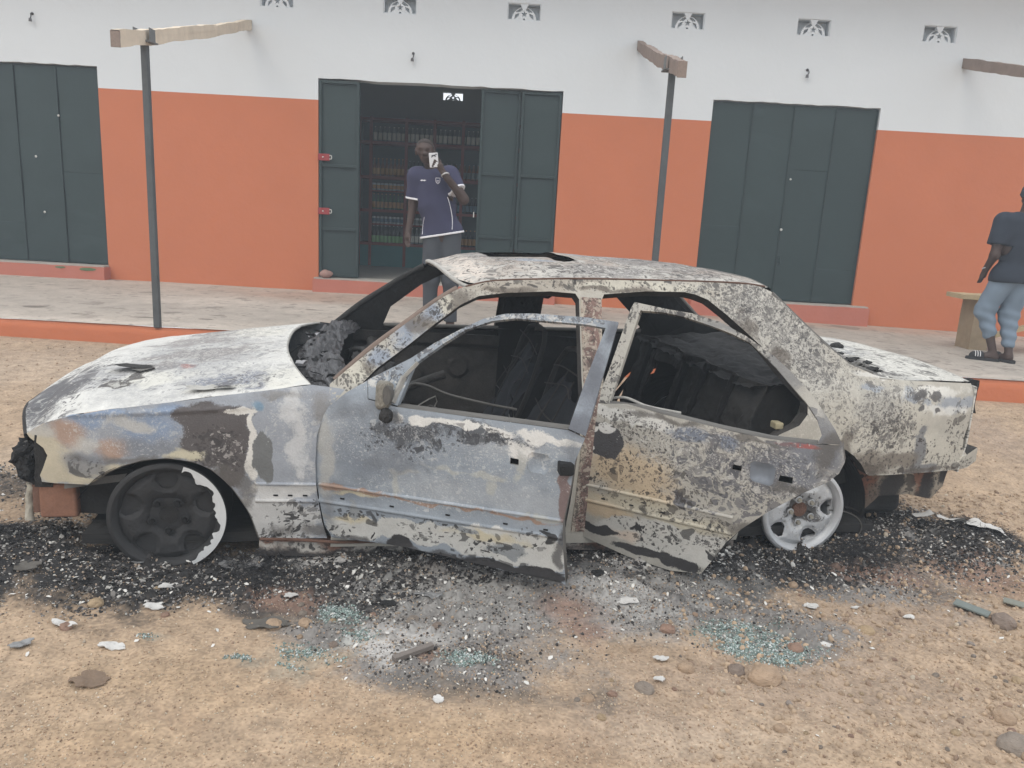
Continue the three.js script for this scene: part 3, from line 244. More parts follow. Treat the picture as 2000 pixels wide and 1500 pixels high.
  mesh('room_wall', metreUV(bx(.15, 4.4, 3.05, -3.28, 2.5, -11.99)), tealM, shop); mesh('room_wall', metreUV(bx(.15, 4.4, 3.05, 1.1, 2.5, -11.99)), tealM, shop);
  const vb = mesh('vent_block', vg, white, shop); vb.scale.set(.84, .68, 1); vb.position.set(-1.23, 3.17, -13.56);
  mesh('room_ceiling', metreUV(bx(4.4, .1, 3.1, -1.1, 4.68, -12.0)), inM, shop);
  for (const [a, b] of [[-9, -3.4], [1.3, 9]]) mesh('room_wall', bx(b - a, 4.7, .12, (a + b) / 2, 2.35, WZ - .6), mat(col(60, 60, 60)), shop);
  // wires and holders left in the wall
  for (const [x, y] of [[-6.197, 3.49], [-1.453, 3.264], [3.463, 3.32]]) { const w = mesh('wire_stub', tube([[x, y + .02, WZ - .02], [x, y + .02, WZ + .03], [x + .012, y - .02, WZ + .05], [x - .004, y - .05, WZ + .045]], .007, 10, 5), mat(col(70, 70, 72)), shop); mesh('lamp_holder', new THREE.CylinderGeometry(.016, .02, .035, 8).translate(x - .004, y - .06, WZ + .045), mat(col(96, 96, 98)), w); mesh('wall_hole', new THREE.CylinderGeometry(.018, .018, .01, 8).rotateX(Math.PI / 2).translate(x + .002, y + .02, WZ + .002), mat(col(80, 78, 76)), w); }
}
// ---- sheet-metal doors
const greenM = (() => { const b = noiseMap(512, (u, v) => { const n = 255 * clamp(.5 + (tileNoise(u, v * 3, 3, 3) - .5) * 1.5); return [n, n, n]; }, false); const m = tinted(50, 71, 71, .56, .16, 4, { bumpMap: b, bumpScale: .007, roughness: .55, metalness: .1 }); return m; })();
const greenF = mat(col(47, 67, 67, .56), { roughness: .5, metalness: .1 }), dotM = mat(col(190, 190, 186));
function leaf(parent, x0, x1, z, framed, ang = 0, pivotLeft = true) {
  const w = x1 - x0, h = DT - DB - .03, g = group('door_leaf', parent); g.position.set(pivotLeft ? x0 : x1, DB + .012, z); g.rotation.y = ang; const o = pivotLeft ? 0 : -w;
  mesh('sheet', grid(14, 50, (a, b) => { const x = o + .004 + a * (w - .008), y = b * h; const bow = framed ? .002 : .007; return [x, y, bow * ((fbm(x * 3 + x0 * 5, y * 2.2, 3) - .5) * 2 + Math.sin(y * 5 + x0 * 3) * .35), x * .45 + x0 * 1.37, y * .31 + x0 * .73]; }), greenM, g);
  if (framed) { const f = .035; for (const [a, b, c, d] of [[o + .003, 0, f, h], [o + w - f - .003, 0, f, h]]) mesh('stile', bx(c, d, .028, a + c / 2, b + d / 2, .021, .004), greenF, g); for (const y of [.018, .62, 1.42, h - .018]) mesh('rail', bx(w - 2 * f - .008, f, .026, o + w / 2, y, .02, .004), greenF, g); }
  else { mesh('seam', bx(.014, h, .012, o + w - .010, h / 2, .010, .003), greenF, g); }
  return g;
}
function doorSet(label) { const d = group('metal_door', shop); d.userData.label = label; return d; }
{
  let d = doorSet('closed dark green folding door on the left'); const zc = WZ - .05;
  for (let k = 0; k < 4; k++) leaf(d, -7.6 + k * .5425, -7.6 + (k + 1) * .5425, zc, false);
  for (const [x, y] of [[-6.31, 1.80], [-6.25, 1.10], [-5.98, 2.32]]) mesh('bolt_head', new THREE.SphereGeometry(.016, 8, 6).scale(1, 1, .5).translate(x, y, zc + .012), dotM, d);
  d = doorSet('closed dark green folding door on the right'); for (let k = 0; k < 4; k++) leaf(d, 2.345 + k * .526, 2.345 + (k + 1) * .526, zc, false);
  mesh('handle', tube([[3.42, 1.02, zc + .01], [3.42, 1.02, zc + .04], [3.42, .94, zc + .04], [3.42, .94, zc + .01]], .008, 12, 6), greenF, d); mesh('bolt_head', new THREE.SphereGeometry(.018, 8, 6).scale(1, 1, .5).translate(3.40, 1.38, zc + .015), dotM, d); mesh('bolt_head', new THREE.SphereGeometry(.014, 8, 6).scale(1, 1, .5).translate(3.44, 2.02, zc + .015), dotM, d);
  d = doorSet('open green folding door with framed leaves pushed to both sides');
  leaf(d, -2.635, -2.115, WZ - .03, true, 0); leaf(d, -2.63, -2.12, WZ - .10, false); leaf(d, -.585, -.075, WZ - .07, true, .10); leaf(d, -.07, .445, WZ - .05, true, -.04, false); leaf(d, -.07, .44, WZ - .13, false);
  const hasp = mat(col(150, 48, 50, .9), { roughness: .6 }); for (const y of [1.98, 1.305]) { const h = mesh('hasp', bx(.15, .085, .02, -2.56, y, WZ + .036, .006), hasp, d); mesh('staple', tube([[-2.49, y + .02, WZ + .04], [-2.46, y + .02, WZ + .055], [-2.46, y - .02, WZ + .055], [-2.49, y - .02, WZ + .04]], .006, 10, 6), dotM, h); mesh('rivet', new THREE.SphereGeometry(.011, 8, 6).translate(-2.57, y, WZ + .046), dotM, h); }
  mesh('bolt', bx(.012, .07, .012, -.62, 1.36, WZ - .05), dotM, d);
}
// ---- posts of the unroofed canopy, each with its sloping timber
const steelM = tinted(92, 96, 98, .72, .25, 10, { roughness: .7 }), timberM = tinted(220, 206, 186, .9, .2, 12), barkM = tinted(150, 134, 124, .8, .25, 14);
function canopy(px, wx, label, topM) {
  const g = group('canopy_post'); tag(g, label, 'post', 'posts carrying the canopy timbers'); g.position.set(px, verY(px, KZ) - .01, KZ + .0); const H = 2.60 - g.position.y, o = g.position;
  mesh('post', metreUV(bx(.054, H, .054, 0, H / 2, 0, .008)), steelM, g); mesh('bracket', merged([bx(.16, .012, .14, .0, H + .006, 0), bx(.006, .1, .1, .065, H + .06, 0), bx(.006, .1, .1, -.065, H + .06, 0)]), mat(col(120, 122, 122, .8)), g);
  const A = [wx - o.x, 3.52 - o.y, WZ + .005 - o.z], d = [-A[0], (2.655 - o.y) - A[1], -A[2]], B2 = [A[0] + d[0] * 1.165, A[1] + d[1] * 1.165, A[2] + d[2] * 1.165];
  const n = 40, T = grid(n, 12, (a, b) => { const t = b * Math.PI * 2, c = Math.max(-1, Math.min(1, Math.cos(t) * 3)), s = Math.max(-1, Math.min(1, Math.sin(t) * 3)); const w = .035 + (fbm(a * 9 + px, b * 2, 3) - .5) * .015, h = .058 + (fbm(a * 22 + px, 5 + b, 3) - .5) * .034; const sag = -.05 * Math.sin(Math.PI * clamp(a)) ; return [lerp(A[0], B2[0], a) + c * w, lerp(A[1], B2[1], a) + s * h + sag * .4 + (fbm(a * 5, px) - .5) * .02, lerp(A[2], B2[2], a), a * 3, b]; });
  const endAt = (P) => new THREE.BoxGeometry(.07, .115, .012).translate(P[0], P[1], P[2]);
  mesh('timber', metreUV(T), topM, g); mesh('timber_end', endAt([B2[0], B2[1], B2[2]]), barkM, g);
  return g;
}
canopy(-3.14, -3.50, 'thin grey steel post with a pale timber on top, left of the open shop', timberM);
canopy(1.168, 1.36, 'dark steel post with a timber bracket, rising behind the burnt car roof', barkM);
canopy(5.48, 5.405, 'sloping timber fixed to the white wall at the right edge', barkM);

// ================================================================ the burnt-out saloon (x back from the front axle, y up, z towards the viewer)
const car = group('burnt_car'); tag(car, 'burnt-out pale saloon car with both near doors ajar, standing on bare rims', 'car');
{
  const m = new THREE.Matrix4().makeBasis(V(.97396, -.02645, -.22518), V(.02577, .99965, -.00596), V(.22526, 0, .9743)); m.setPosition(-1.454, .02, -3.505);
  m.decompose(car.position, car.quaternion, car.scale); car.scale.set(1, 1, 1);
}
const Wd = x => interp(x, [-.6, -.5, -.4, -.25, -.1, .1, .5, 1.5, 2.4, 2.8, 3.1, 3.35, 3.55, 3.7], [.60, .69, .74, .785, .815, .838, .855, .862, .858, .845, .82, .785, .745, .70]);
const belt = x => .715 + .030 * x;
const TB = [-.75, -.6, -.45, -.30, -.15, -.07, -.02, 0, .05, .2, .35, .45, .55], ZB = [-.045, -.03, -.008, 0, -.003, -.012, -.03, -.045, -.07, -.135, -.20, -.255, -.34];
const prof0 = (y, yb) => { const t = y - yb; let s = 0; for (let k = -3; k <= 3; k++) s += interp(t + k * .008, TB, ZB); return s / 7; };
const moulding = y => .004 * sstep(.30, .25, y);
const prof = (y, yb) => prof0(y, yb) + moulding(y);
const dent = (u, v, a = .0035) => (fbm(u * 5 + 9, v * 5, 3) - .5) * 2 * a;
const crease = (x, y) => .007 * Math.exp(-(((y - (.602 + .10 * (x + .1))) / .010) ** 2)) * sstep(.36, .2, x) * sstep(-.5, -.42, x);
const Sz = (x, y) => Wd(x) + prof(y, belt(x)) + dent(x, y, .003) + crease(x, y);
const sootM = tinted(46, 45, 44, .85, .55, 10, { bumpMap: PLASTER_B, bumpScale: .006, roughness: .85 }), sootM2 = tinted(34, 34, 35, .85, .45, 12, { bumpMap: PLASTER_B, bumpScale: .008 }), greyD = tinted(70, 67, 65, .75, .8, 7, { bumpMap: PLASTER_B, bumpScale: .005 }), greyM = tinted(112, 110, 106, .85, .35, 10, { bumpMap: PLASTER_B, bumpScale: .005 });
const rustM = tinted(122, 92, 78, .8, .4, 9, { bumpMap: PLASTER_B, bumpScale: .006 }), rustGreyM = tinted(128, 112, 102, .85, .35, 9, { bumpMap: PLASTER_B, bumpScale: .005 }), ashM = tinted(184, 182, 176, .95, .3, 10, { bumpMap: PLASTER_B, bumpScale: .005 });
const burnt = (key, rect, W, H, o = {}) => { const t = paintMap(PAINT[key], rect, W, H, o.k || .96, o); return new THREE.MeshStandardMaterial({ ...t, bumpScale: .0035, roughness: .72, metalness: .05, side: THREE.DoubleSide, ...o.m }); };
const R_F = [-.54, .08, .70, .78], R_FD = [-.06, .04, 1.10, 1.12], R_RD = [-.12, .0, 1.0, 1.14], R_S = [.5, 0, 3.72, 1.26], R_H = [-.68, -.86, .56, .86];
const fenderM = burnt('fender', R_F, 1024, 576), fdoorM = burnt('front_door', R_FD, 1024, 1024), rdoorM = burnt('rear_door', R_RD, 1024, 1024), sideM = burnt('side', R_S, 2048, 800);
// channel left by the burnt-off side moulding: two pressed lips and a flat floor, with clip slots
const STRIP = [[.3535, -.004], [.351, .004], [.346, .0085], [.341, .006], [.337, .0018], [.312, .0016], [.287, .0018], [.283, .006], [.277, .0085], [.271, .005], [.267, -.004]];
function trimStrip(at, s0, s1, rect, m, parent, slots) {
  const n = Math.round((s1 - s0) / .02), st = mesh('trim_channel', grid(n, STRIP.length - 1, (a, b) => { const [y, o] = STRIP[Math.round(b * (STRIP.length - 1))], s = lerp(s0, s1, a), p = at(s, y, o); return [...p, (s - rect[0]) / (rect[2] - rect[0]), (y - rect[1]) / (rect[3] - rect[1])]; }), m, parent);
  for (const s of slots) { const p = at(s, .300, .0025), q = at(s + .01, .300, .0025); mesh('clip_slot', bx(.017, .006, .003).rotateY(-Math.atan2(q[2] - p[2], q[0] - p[0])).translate(...p), sootM2, st); }
}
// ---- front wings
const OUT_F = [[-.504, .483], [-.43, .534], [-.328, .575], [-.201, .607], [-.014, .641], [.171, .674], [.36, .703], [.514, .727], [.638, .716], [.6, .671], [.557, .609], [.538, .539], [.535, .441], [.539, .353], [.546, .294], [.566, .185], [.587, .114], [.332, .115], [.301, .216], [.268, .277], [.229, .334], [.161, .399], [.098, .428], [.003, .438], [-.077, .427], [-.154, .399], [-.213, .366], [-.253, .331], [-.281, .314], [-.352, .31], [-.472, .301], [-.445, .359], [-.425, .411], [-.44, .438], [-.49, .467]];
const circ = (x, y, r, n = 8, e = 1) => Array.from({ length: n }, (_, i) => [x + r * Math.cos(i / n * 6.2832), y + r * e * Math.sin(i / n * 6.2832)]);
for (const s of [1, -1]) {
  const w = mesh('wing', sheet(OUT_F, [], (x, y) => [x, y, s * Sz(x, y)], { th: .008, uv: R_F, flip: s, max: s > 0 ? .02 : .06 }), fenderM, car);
  if (s > 0) trimStrip((x, y, o) => [x, y, Sz(x, y) + o], .318, .540, R_F, fenderM, w, [.392, .445, .50]);
  mesh('arch_lip', tube(OUT_F.slice(17, 29).map(([x, y]) => [x, y, s * (Sz(x, y) - .012)]), .008, 60, 6), greyM, w);
}
// ---- bonnet
const EX = OUT_F.slice(0, 8).map(p => p[0]), EY = OUT_F.slice(0, 8).map(p => p[1]);
const hoodY = (x, z) => { const xe = Math.max(x, -.504), y = interp(xe, EX, EY), ze = Wd(xe) + prof0(y, belt(xe)); const c = interp(x, [-.66, -.55, -.4, -.2, .2, .5], [.095, .11, .105, .085, .064, .052]); const k = Math.min(1, Math.abs(z) / ze); return y + c * (1 - Math.pow(k, 2.5)) - Math.pow(Math.max(0, -.46 - x), 2) * 2.6 * (1 - k ** 4) + (fbm(x * 9 + 2, z * 6, 3) - .5) * .008 + .004 * Math.exp(-(((Math.abs(z) - .42 - .1 * x) / .02) ** 2)); };
const HR = z => .381 + .133 * Math.pow(Math.min(1, Math.abs(z) / .81), 2.3), HF = z => -.502 - .135 * (1 - Math.pow(Math.abs(z) / .81, 2.2));
{
  const hm = burnt('hood', R_H, 900, 1200, { warp: .02, k: .86 }); const f = (a, b, dy) => { const q = b * 2 - 1; let x = lerp(HF(q * .80), HR(q * .80), a); const xe = Math.max(x, -.504), y = interp(xe, EX, EY), ze = Wd(xe) + prof0(y, belt(xe)) - .004, z = q * ze; return [x, hoodY(x, z) + dy, z, (x - R_H[0]) / (R_H[2] - R_H[0]), (z - R_H[1]) / (R_H[3] - R_H[1])]; };
  const b = mesh('bonnet', grid(90, 90, (u, v) => f(u, v, 0)), hm, car);
  const lipPts = Array.from({ length: 25 }, (_, i) => { const q = -.98 + 1.96 * i / 24; const p = f(1, (q + 1) / 2, -.006); return p.slice(0, 3); }); mesh('bonnet_edge', tube(lipPts, .007, 60, 6), ashM, b);
  const lipF = Array.from({ length: 25 }, (_, i) => f(0, i / 24, -.008).slice(0, 3)); mesh('bonnet_edge', tube(lipF, .010, 60, 6), sootM, b);
  const flake = (px, pz, r, sd, m) => mesh('paint_flake', lumpy(new THREE.CircleGeometry(1, 12).rotateX(-Math.PI / 2).scale(r, 1, r * .5).translate(px, hoodY(px, pz) + .010, pz), .012, 26, sd), m, b);
  flake(-.20, .40, .09, 1, sootM); flake(-.16, .44, .05, 4, greyM); flake(.12, .74, .06, 2, ashM); flake(.2, .76, .04, 8, sootM);
}
// ---- side shells: pillars, sills and rear quarters
const UP = [[.579, .731], [.731, .859], [.867, .965], [1.008, 1.068], [1.08, 1.108], [1.189, 1.138], [1.378, 1.157], [1.633, 1.174], [1.874, 1.181], [2.123, 1.192], [2.336, 1.198], [2.422, 1.187], [2.472, 1.167], [2.529, 1.118], [2.629, 1.032], [2.729, .952], [2.833, .88], [2.962, .837], [3.0, .827], [3.121, .816], [3.304, .812], [3.54, .803]];
const REAR = [[3.552, .759], [3.548, .691], [3.545, .614], [3.53, .544], [3.535, .49], [3.582, .455], [3.654, .486], [3.672, .417], [3.613, .387], [3.56, .382], [3.267, .38], [2.985, .378]];
const archP = (r, a0, a1, n) => Array.from({ length: n + 1 }, (_, i) => { const t = lerp(a0, a1, i / n); return [2.69 + r * Math.cos(t), .2 + r * Math.sin(t)]; });
const SHELL = [...UP, ...REAR, ...archP(.335, .60, 3.42, 16), [2.365, .075], [.60, .075], [.605, .25], [.585, .5]];
const OPEN_F = [[.665, .703], [.752, .791], [.868, .878], [.978, .966], [1.08, 1.043], [1.153, 1.08], [1.262, 1.098], [1.452, 1.115], [1.56, 1.112], [1.575, 1.09], [1.575, .6], [1.56, .15], [1.53, .125], [.68, .125], [.645, .16], [.635, .6]];
const OPEN_R = [[1.685, 1.116], [1.87, 1.138], [2.05, 1.145], [2.10, 1.138], [2.156, 1.12], [2.236, 1.065], [2.316, 1.004], [2.396, .94], [2.476, .855], [2.552, .779], [2.60, .72], [2.605, .665], [2.57, .615], [2.48, .575], [2.38, .49], [2.325, .39], [2.29, .25], [2.27, .14], [2.24, .125], [1.70, .125], [1.672, .15], [1.665, .6], [1.672, 1.09]];
{ const eo = [], b = mesh('body_side', sheet(SHELL, [OPEN_F, OPEN_R], (x, y) => [x, y, Sz(x, y)], { th: .055, uv: R_S, max: .03, edgeOut: eo }), sideM, car); mesh('flange', eo[0], greyD, b); }
{ // far side with its doors shut
  const WF = [[.86, .735], [.90, .86], [1.06, 1.0], [1.17, 1.065], [1.28, 1.085], [1.50, 1.10], [1.53, 1.08], [1.53, .74]], WR = [[1.80, .748], [1.79, 1.09], [1.81, 1.105], [2.04, 1.11], [2.16, 1.06], [2.36, .90], [2.47, .79], [2.44, .765]], SLIT = [[2.351, .366], [2.372, .366], [2.535, .575], [2.525, .578], [2.412, .462]];
  mesh('body_side', sheet(SHELL, [WF, WR, SLIT, circ(1.05, .42, .07, 12, .8), circ(1.25, .45, .05, 10), circ(2.05, .42, .06, 12)].slice(0, 3), (x, y) => [x, y, -Sz(x, y)], { th: .03, uv: [0, 0, 1, 1], flip: -1 }), sootM, car);
  const inner = sheet([[.66, .14], [1.56, .14], [1.56, .70], [.70, .70]], [], (x, y) => [x, y, -(Sz(x, y) - .075) + (fbm(x * 6, y * 6, 3) - .5) * .04 + .02 * sstep(.10, .08, Math.hypot(x - 1.02, (y - .45) * 1.2)) + .02 * sstep(.07, .055, Math.hypot(x - 1.32, y - .5)) - .02 * sstep(.012, .006, Math.abs(y - .62)) ], { th: .004, max: .02 }); mesh('door_inner_panel', metreUV(inner), greyD, car);
  mesh('door_inner_panel', sheet([[1.70, .14], [2.22, .14], [2.26, .42], [2.30, .70], [1.70, .72]], [], (x, y) => [x, y, -(Sz(x, y) - .075) + (fbm(x * 6 + 5, y * 6, 3) - .5) * .03], { th: .004, max: .05 }), sootM2, car);
  mesh('pillar_panel', sheet([[1.545, .15], [1.78, .15], [1.775, .75], [1.76, 1.06], [1.57, 1.06], [1.55, .75]], [circ(1.66, .92, .012, 8), circ(1.67, .6, .02, 8)], (x, y) => [x, y, -(Sz(x, y) - .05)], { th: .02, max: .06 }), sootM2, car);
  mesh('window_rail', tube([[.87, .735, -.775], [1.4, .745, -.785], [1.9, .755, -.79], [2.46, .77, -.78]], .012, 40, 6), greyM, car);
}
const sillM = (() => { const P = { base: [128, 118, 110], layers: [[0, [186, 182, 174], .4, 1.3, 12, .9, [[.5, .075, .12, .02], [.8, .06, .2, .02], [1.3, .07, .3, .02], [1.9, .07, .3, .02]]], [0, [120, 82, 64], .4, 1.2, 10, .9, [[.45, .105, .2, .015], [.62, .08, .06, .04], [1.1, .11, .4, .01], [1.7, .06, .1, .03]]], [0, [52, 50, 50], .4, 1.3, 9, .95, [[.6, .04, .3, .02], [1.2, .035, .5, .02], [1.9, .04, .5, .02], [.66, .085, .04, .03], [.95, .08, .06, .03]]], [1, [50, 48, 48], .012, .5, 0, .9, [[1.3, .07, 1.3, .1]]]] }; return new THREE.MeshStandardMaterial({ ...paintMap(P, [.3, 0, 2.4, .14], 1024, 96, .95), bumpScale: .004, roughness: .85, side: THREE.DoubleSide }); })();
const trimM = (() => { const P = { base: [132, 108, 100], layers: [[0, [172, 164, 150], .3, 1.4, 26, .9, [[1.585, .6, .016, .7], [1.662, .6, .014, .7]]], [0, [104, 88, 84], .5, 1.2, 14, .8, [[1.62, .8, .03, .2], [1.62, .4, .03, .1]]], [1, [74, 66, 62], .007, .6, 0, .9, [[1.62, .6, .08, .8]]], [1, [186, 178, 164], .006, .4, 0, .8, [[1.62, .7, .08, .7]]]] }; return new THREE.MeshStandardMaterial({ ...paintMap(P, [1.5, .1, 1.75, 1.15], 192, 768, .95), bumpScale: .004, roughness: .85, side: THREE.DoubleSide }); })();
mesh('sill', merged([(sheet([[.33, .035], [2.36, .035], [2.36, .118], [.33, .105]], [], (x, y) => [x, y + dent(x, y, .012), .815 - (y - .08) * .1 - .03 * Math.abs(Math.sin(x * 7)) * .3 + dent(x + 3, y, .008)], { th: .05, max: .05, uv: [.3, 0, 2.4, .14] }))].map(g => g)), sillM, car);
mesh('sill', metreUV(sheet([[.33, .035], [2.36, .035], [2.36, .118], [.33, .105]], [], (x, y) => [x, y, -.815], { th: .05, max: .2, flip: -1 })), rustGreyM, car);
mesh('sill_seam', tube([[.335, .112, .822], [.5, .108, .83], [.62, .1, .835], [.8, .098, .83]], .007, 20, 6), rustM, car);
mesh('pillar_trim', sheet([[1.585, .13], [1.655, .13], [1.66, .6], [1.672, 1.10], [1.58, 1.10], [1.582, .6]], [], (x, y) => [x, y, Sz(x, y) + .004], { th: .003, max: .06, uv: [1.5, .1, 1.75, 1.15] }), trimM, car);
// ---- roof
{
  const rx = UP.slice(4, 12).map(p => p[0]), ry = UP.slice(4, 12).map(p => p[1]); const zr = x => { const y = interp(x, rx, ry); return Wd(x) + prof0(y, belt(x)); };
  const roofY = (x, z) => { const y = interp(x, rx, ry), k = Math.min(1, Math.abs(z) / zr(x)); return y - .004 + interp(x, [1.05, 1.3, 1.7, 2.1, 2.5], [.055, .075, .068, .05, .03]) * (1 - Math.pow(k, 2.6)) + (fbm(x * 6, z * 5 + 4, 3) - .5) * .010; };
  const n = 24, pts = []; for (let i = 0; i <= n; i++) { const q = -1 + 2 * i / n; pts.push([1.045 + .10 * q ** 6 + .02 * q * q, q * .648]); } for (const x of [1.2, 1.4, 1.6, 1.8, 2.0, 2.2, 2.36]) pts.push([x, zr(x)]); for (let i = 0; i <= 8; i++) { const q = 1 - 2 * i / 8; pts.push([2.455 + .05 * (1 - q * q), q * .625]); } for (const x of [2.36, 2.2, 2.0, 1.8, 1.6, 1.4, 1.2]) pts.push([x, -zr(x)]);
  const hole = [[1.28, -.37], [1.62, -.37], [1.66, -.34], [1.66, .30], [1.62, .34], [1.28, .34]].reverse();
  const P = { base: [168, 162, 154], layers: [
    [0, [198, 194, 186], .5, 1.1, 9, .9, [[1.2, .3, .14, .4], [1.35, .5, .2, .1], [2.0, .3, .3, .3], [1.9, .55, .5, .06]]],
    [0, [160, 146, 134], .5, 1.1, 8, .8, [[1.3, .2, .12, .35], [1.75, 0, .2, .5], [2.2, .1, .25, .4], [1.25, -.3, .1, .2]]],
    [0, [150, 158, 170], .35, 1.1, 14, .9, [[1.93, -.1, .16, .14], [1.5, .1, .1, .12]]], [0, [132, 128, 126], .5, 1.2, 12, .8, [[2.1, 0, .3, .4], [1.25, -.2, .2, .4], [1.75, .5, .3, .1]]],
    [0, [222, 220, 214], .3, 1.2, 20, .8, [[1.88, -.18, .07, .05], [1.98, -.1, .05, .06]]], [0, [214, 202, 190], .3, 1.3, 26, .8, [[1.12, 0, .05, .55], [1.16, .3, .06, .3]]],
    [1, [92, 88, 84], .006, .55, 0, .9, [[1.8, 0, .9, .8]]], [1, [64, 60, 58], .010, .4, 0, .95, [[1.3, -.2, .3, .5], [2.1, .2, .4, .5], [1.5, .45, .4, .2]]], [1, [206, 203, 196], .006, .34, 0, .8, [[1.6, .1, .8, .7]]]] };
  const t = paintMap(P, [1, -.68, 2.55, .68], 1024, 1024, .84, { warp: .02 }); const rm = new THREE.MeshStandardMaterial({ ...t, bumpScale: .005, roughness: .8, side: THREE.DoubleSide });
  const r = mesh('roof', sheet(pts, [hole], (x, z) => [x, roofY(x, z), z], { th: .008, uv: [1, -.68, 2.55, .68], flip: -1, max: .05 }), rm, car);
  mesh('sunroof_panel', sheet([[1.285, -.362], [1.635, -.362], [1.648, -.35], [1.648, .32], [1.635, .33], [1.285, .33]], [], (x, z) => [x, roofY(x, z) - .026 + (fbm(x * 5, z * 5) - .5) * .006, z], { th: .006, uv: [1, -.68, 2.55, .68], flip: -1 }), rm, r);
  mesh('sunroof_well', merged([bx(.40, .004, .74, 1.47, 1.150, -.015), bx(.004, .06, .74, 1.668, 1.17, -.015), bx(.40, .06, .004, 1.47, 1.17, -.385)]), sootM2, r);
  mesh('roof_seam', tube([1.1, 1.2, 1.4, 1.6, 1.8, 2.0, 2.2, 2.36, 2.44].map(x => [x, roofY(x, zr(x)) + .004, zr(x) - .003]), .005, 60, 5), rustM, r);
  mesh('windscreen_header', tube(Array.from({ length: 13 }, (_, i) => { const q = -1 + i / 6; return [1.043 + .085 * q ** 6 + .02 * q * q, roofY(1.1, q * .64) - .012, q * .62]; }), .010, 40, 8), ashM, r);
  mesh('rear_window_frame', tube(Array.from({ length: 13 }, (_, i) => { const q = -1 + i / 6; return [2.46 + .05 * (1 - q * q), roofY(2.46, q * .62) - .014, q * .622]; }), .016, 40, 6), greyM, r);
  // inner roof bows
  for (const x of [1.75, 2.15]) mesh('roof_bow', tube([-.6, -.3, 0, .3, .6].map(z => [x, roofY(x, z) - .025, z]), .012, 24, 6), sootM, r);
  mesh('pillar_lining', sheet([[2.12, 1.12], [2.42, 1.15], [2.62, .99], [2.80, .86], [2.60, .74], [2.40, .93]], [], (x, y) => [x, y, -(Sz(x, y) - .05)], { th: .006 }), sootM2, car); mesh('pillar_lining', sheet([[2.30, 1.10], [2.42, 1.15], [2.62, .99], [2.80, .86], [2.62, .76], [2.46, .92]], [], (x, y) => [x, y, Sz(x, y) - .062], { th: .006 }), greyM, car);
}
mesh('door_jamb', grid(60, 4, (a, b) => { const P = OPEN_R.slice(2, 19), f = a * (P.length - 1), i = Math.min(P.length - 2, Math.floor(f)), t = f - i, x = lerp(P[i][0], P[i + 1][0], t), y = lerp(P[i][1], P[i + 1][1], t); const dx = P[i + 1][0] - P[i][0], dy = P[i + 1][1] - P[i][1], l = Math.hypot(dx, dy), k = .0 - .055 * b; return [x + dy / l * k, y - dx / l * k, Sz(x, y) - .012 - b * .13]; }), greyM, car);
mesh('wheelhouse_panel', sheet([[2.30, .12], [3.3, .36], [3.2, .80], [2.56, .76], [2.40, .60], [2.28, .3]], [], (x, y) => [x, y, .66 + (fbm(x * 7, y * 7, 3) - .5) * .03], { th: .006 }), sootM, car);
mesh('wheelhouse_panel', sheet([[2.46, .12], [3.3, .36], [3.2, .80], [2.58, .76], [2.56, .60], [2.46, .3]], [], (x, y) => [x, y, -.66], { th: .006 }), sootM, car);
mesh('door_striker', lumpy(new RoundedBoxGeometry(.04, .03, .05, 2, .006), .006, 20).translate(2.50, .60, .79), tinted(170, 160, 130, .9, .3), car);
// windscreen pillars: inner channel
for (const s of [1, -1]) mesh('windscreen_channel', tube([[.60, .735, s * .775], [.731, .855, s * .735], [.867, .958, s * .695], [1.0, 1.055, s * .652], [1.07, 1.098, s * .635]], .017, 40, 8), s > 0 ? rustGreyM : sootM, car);
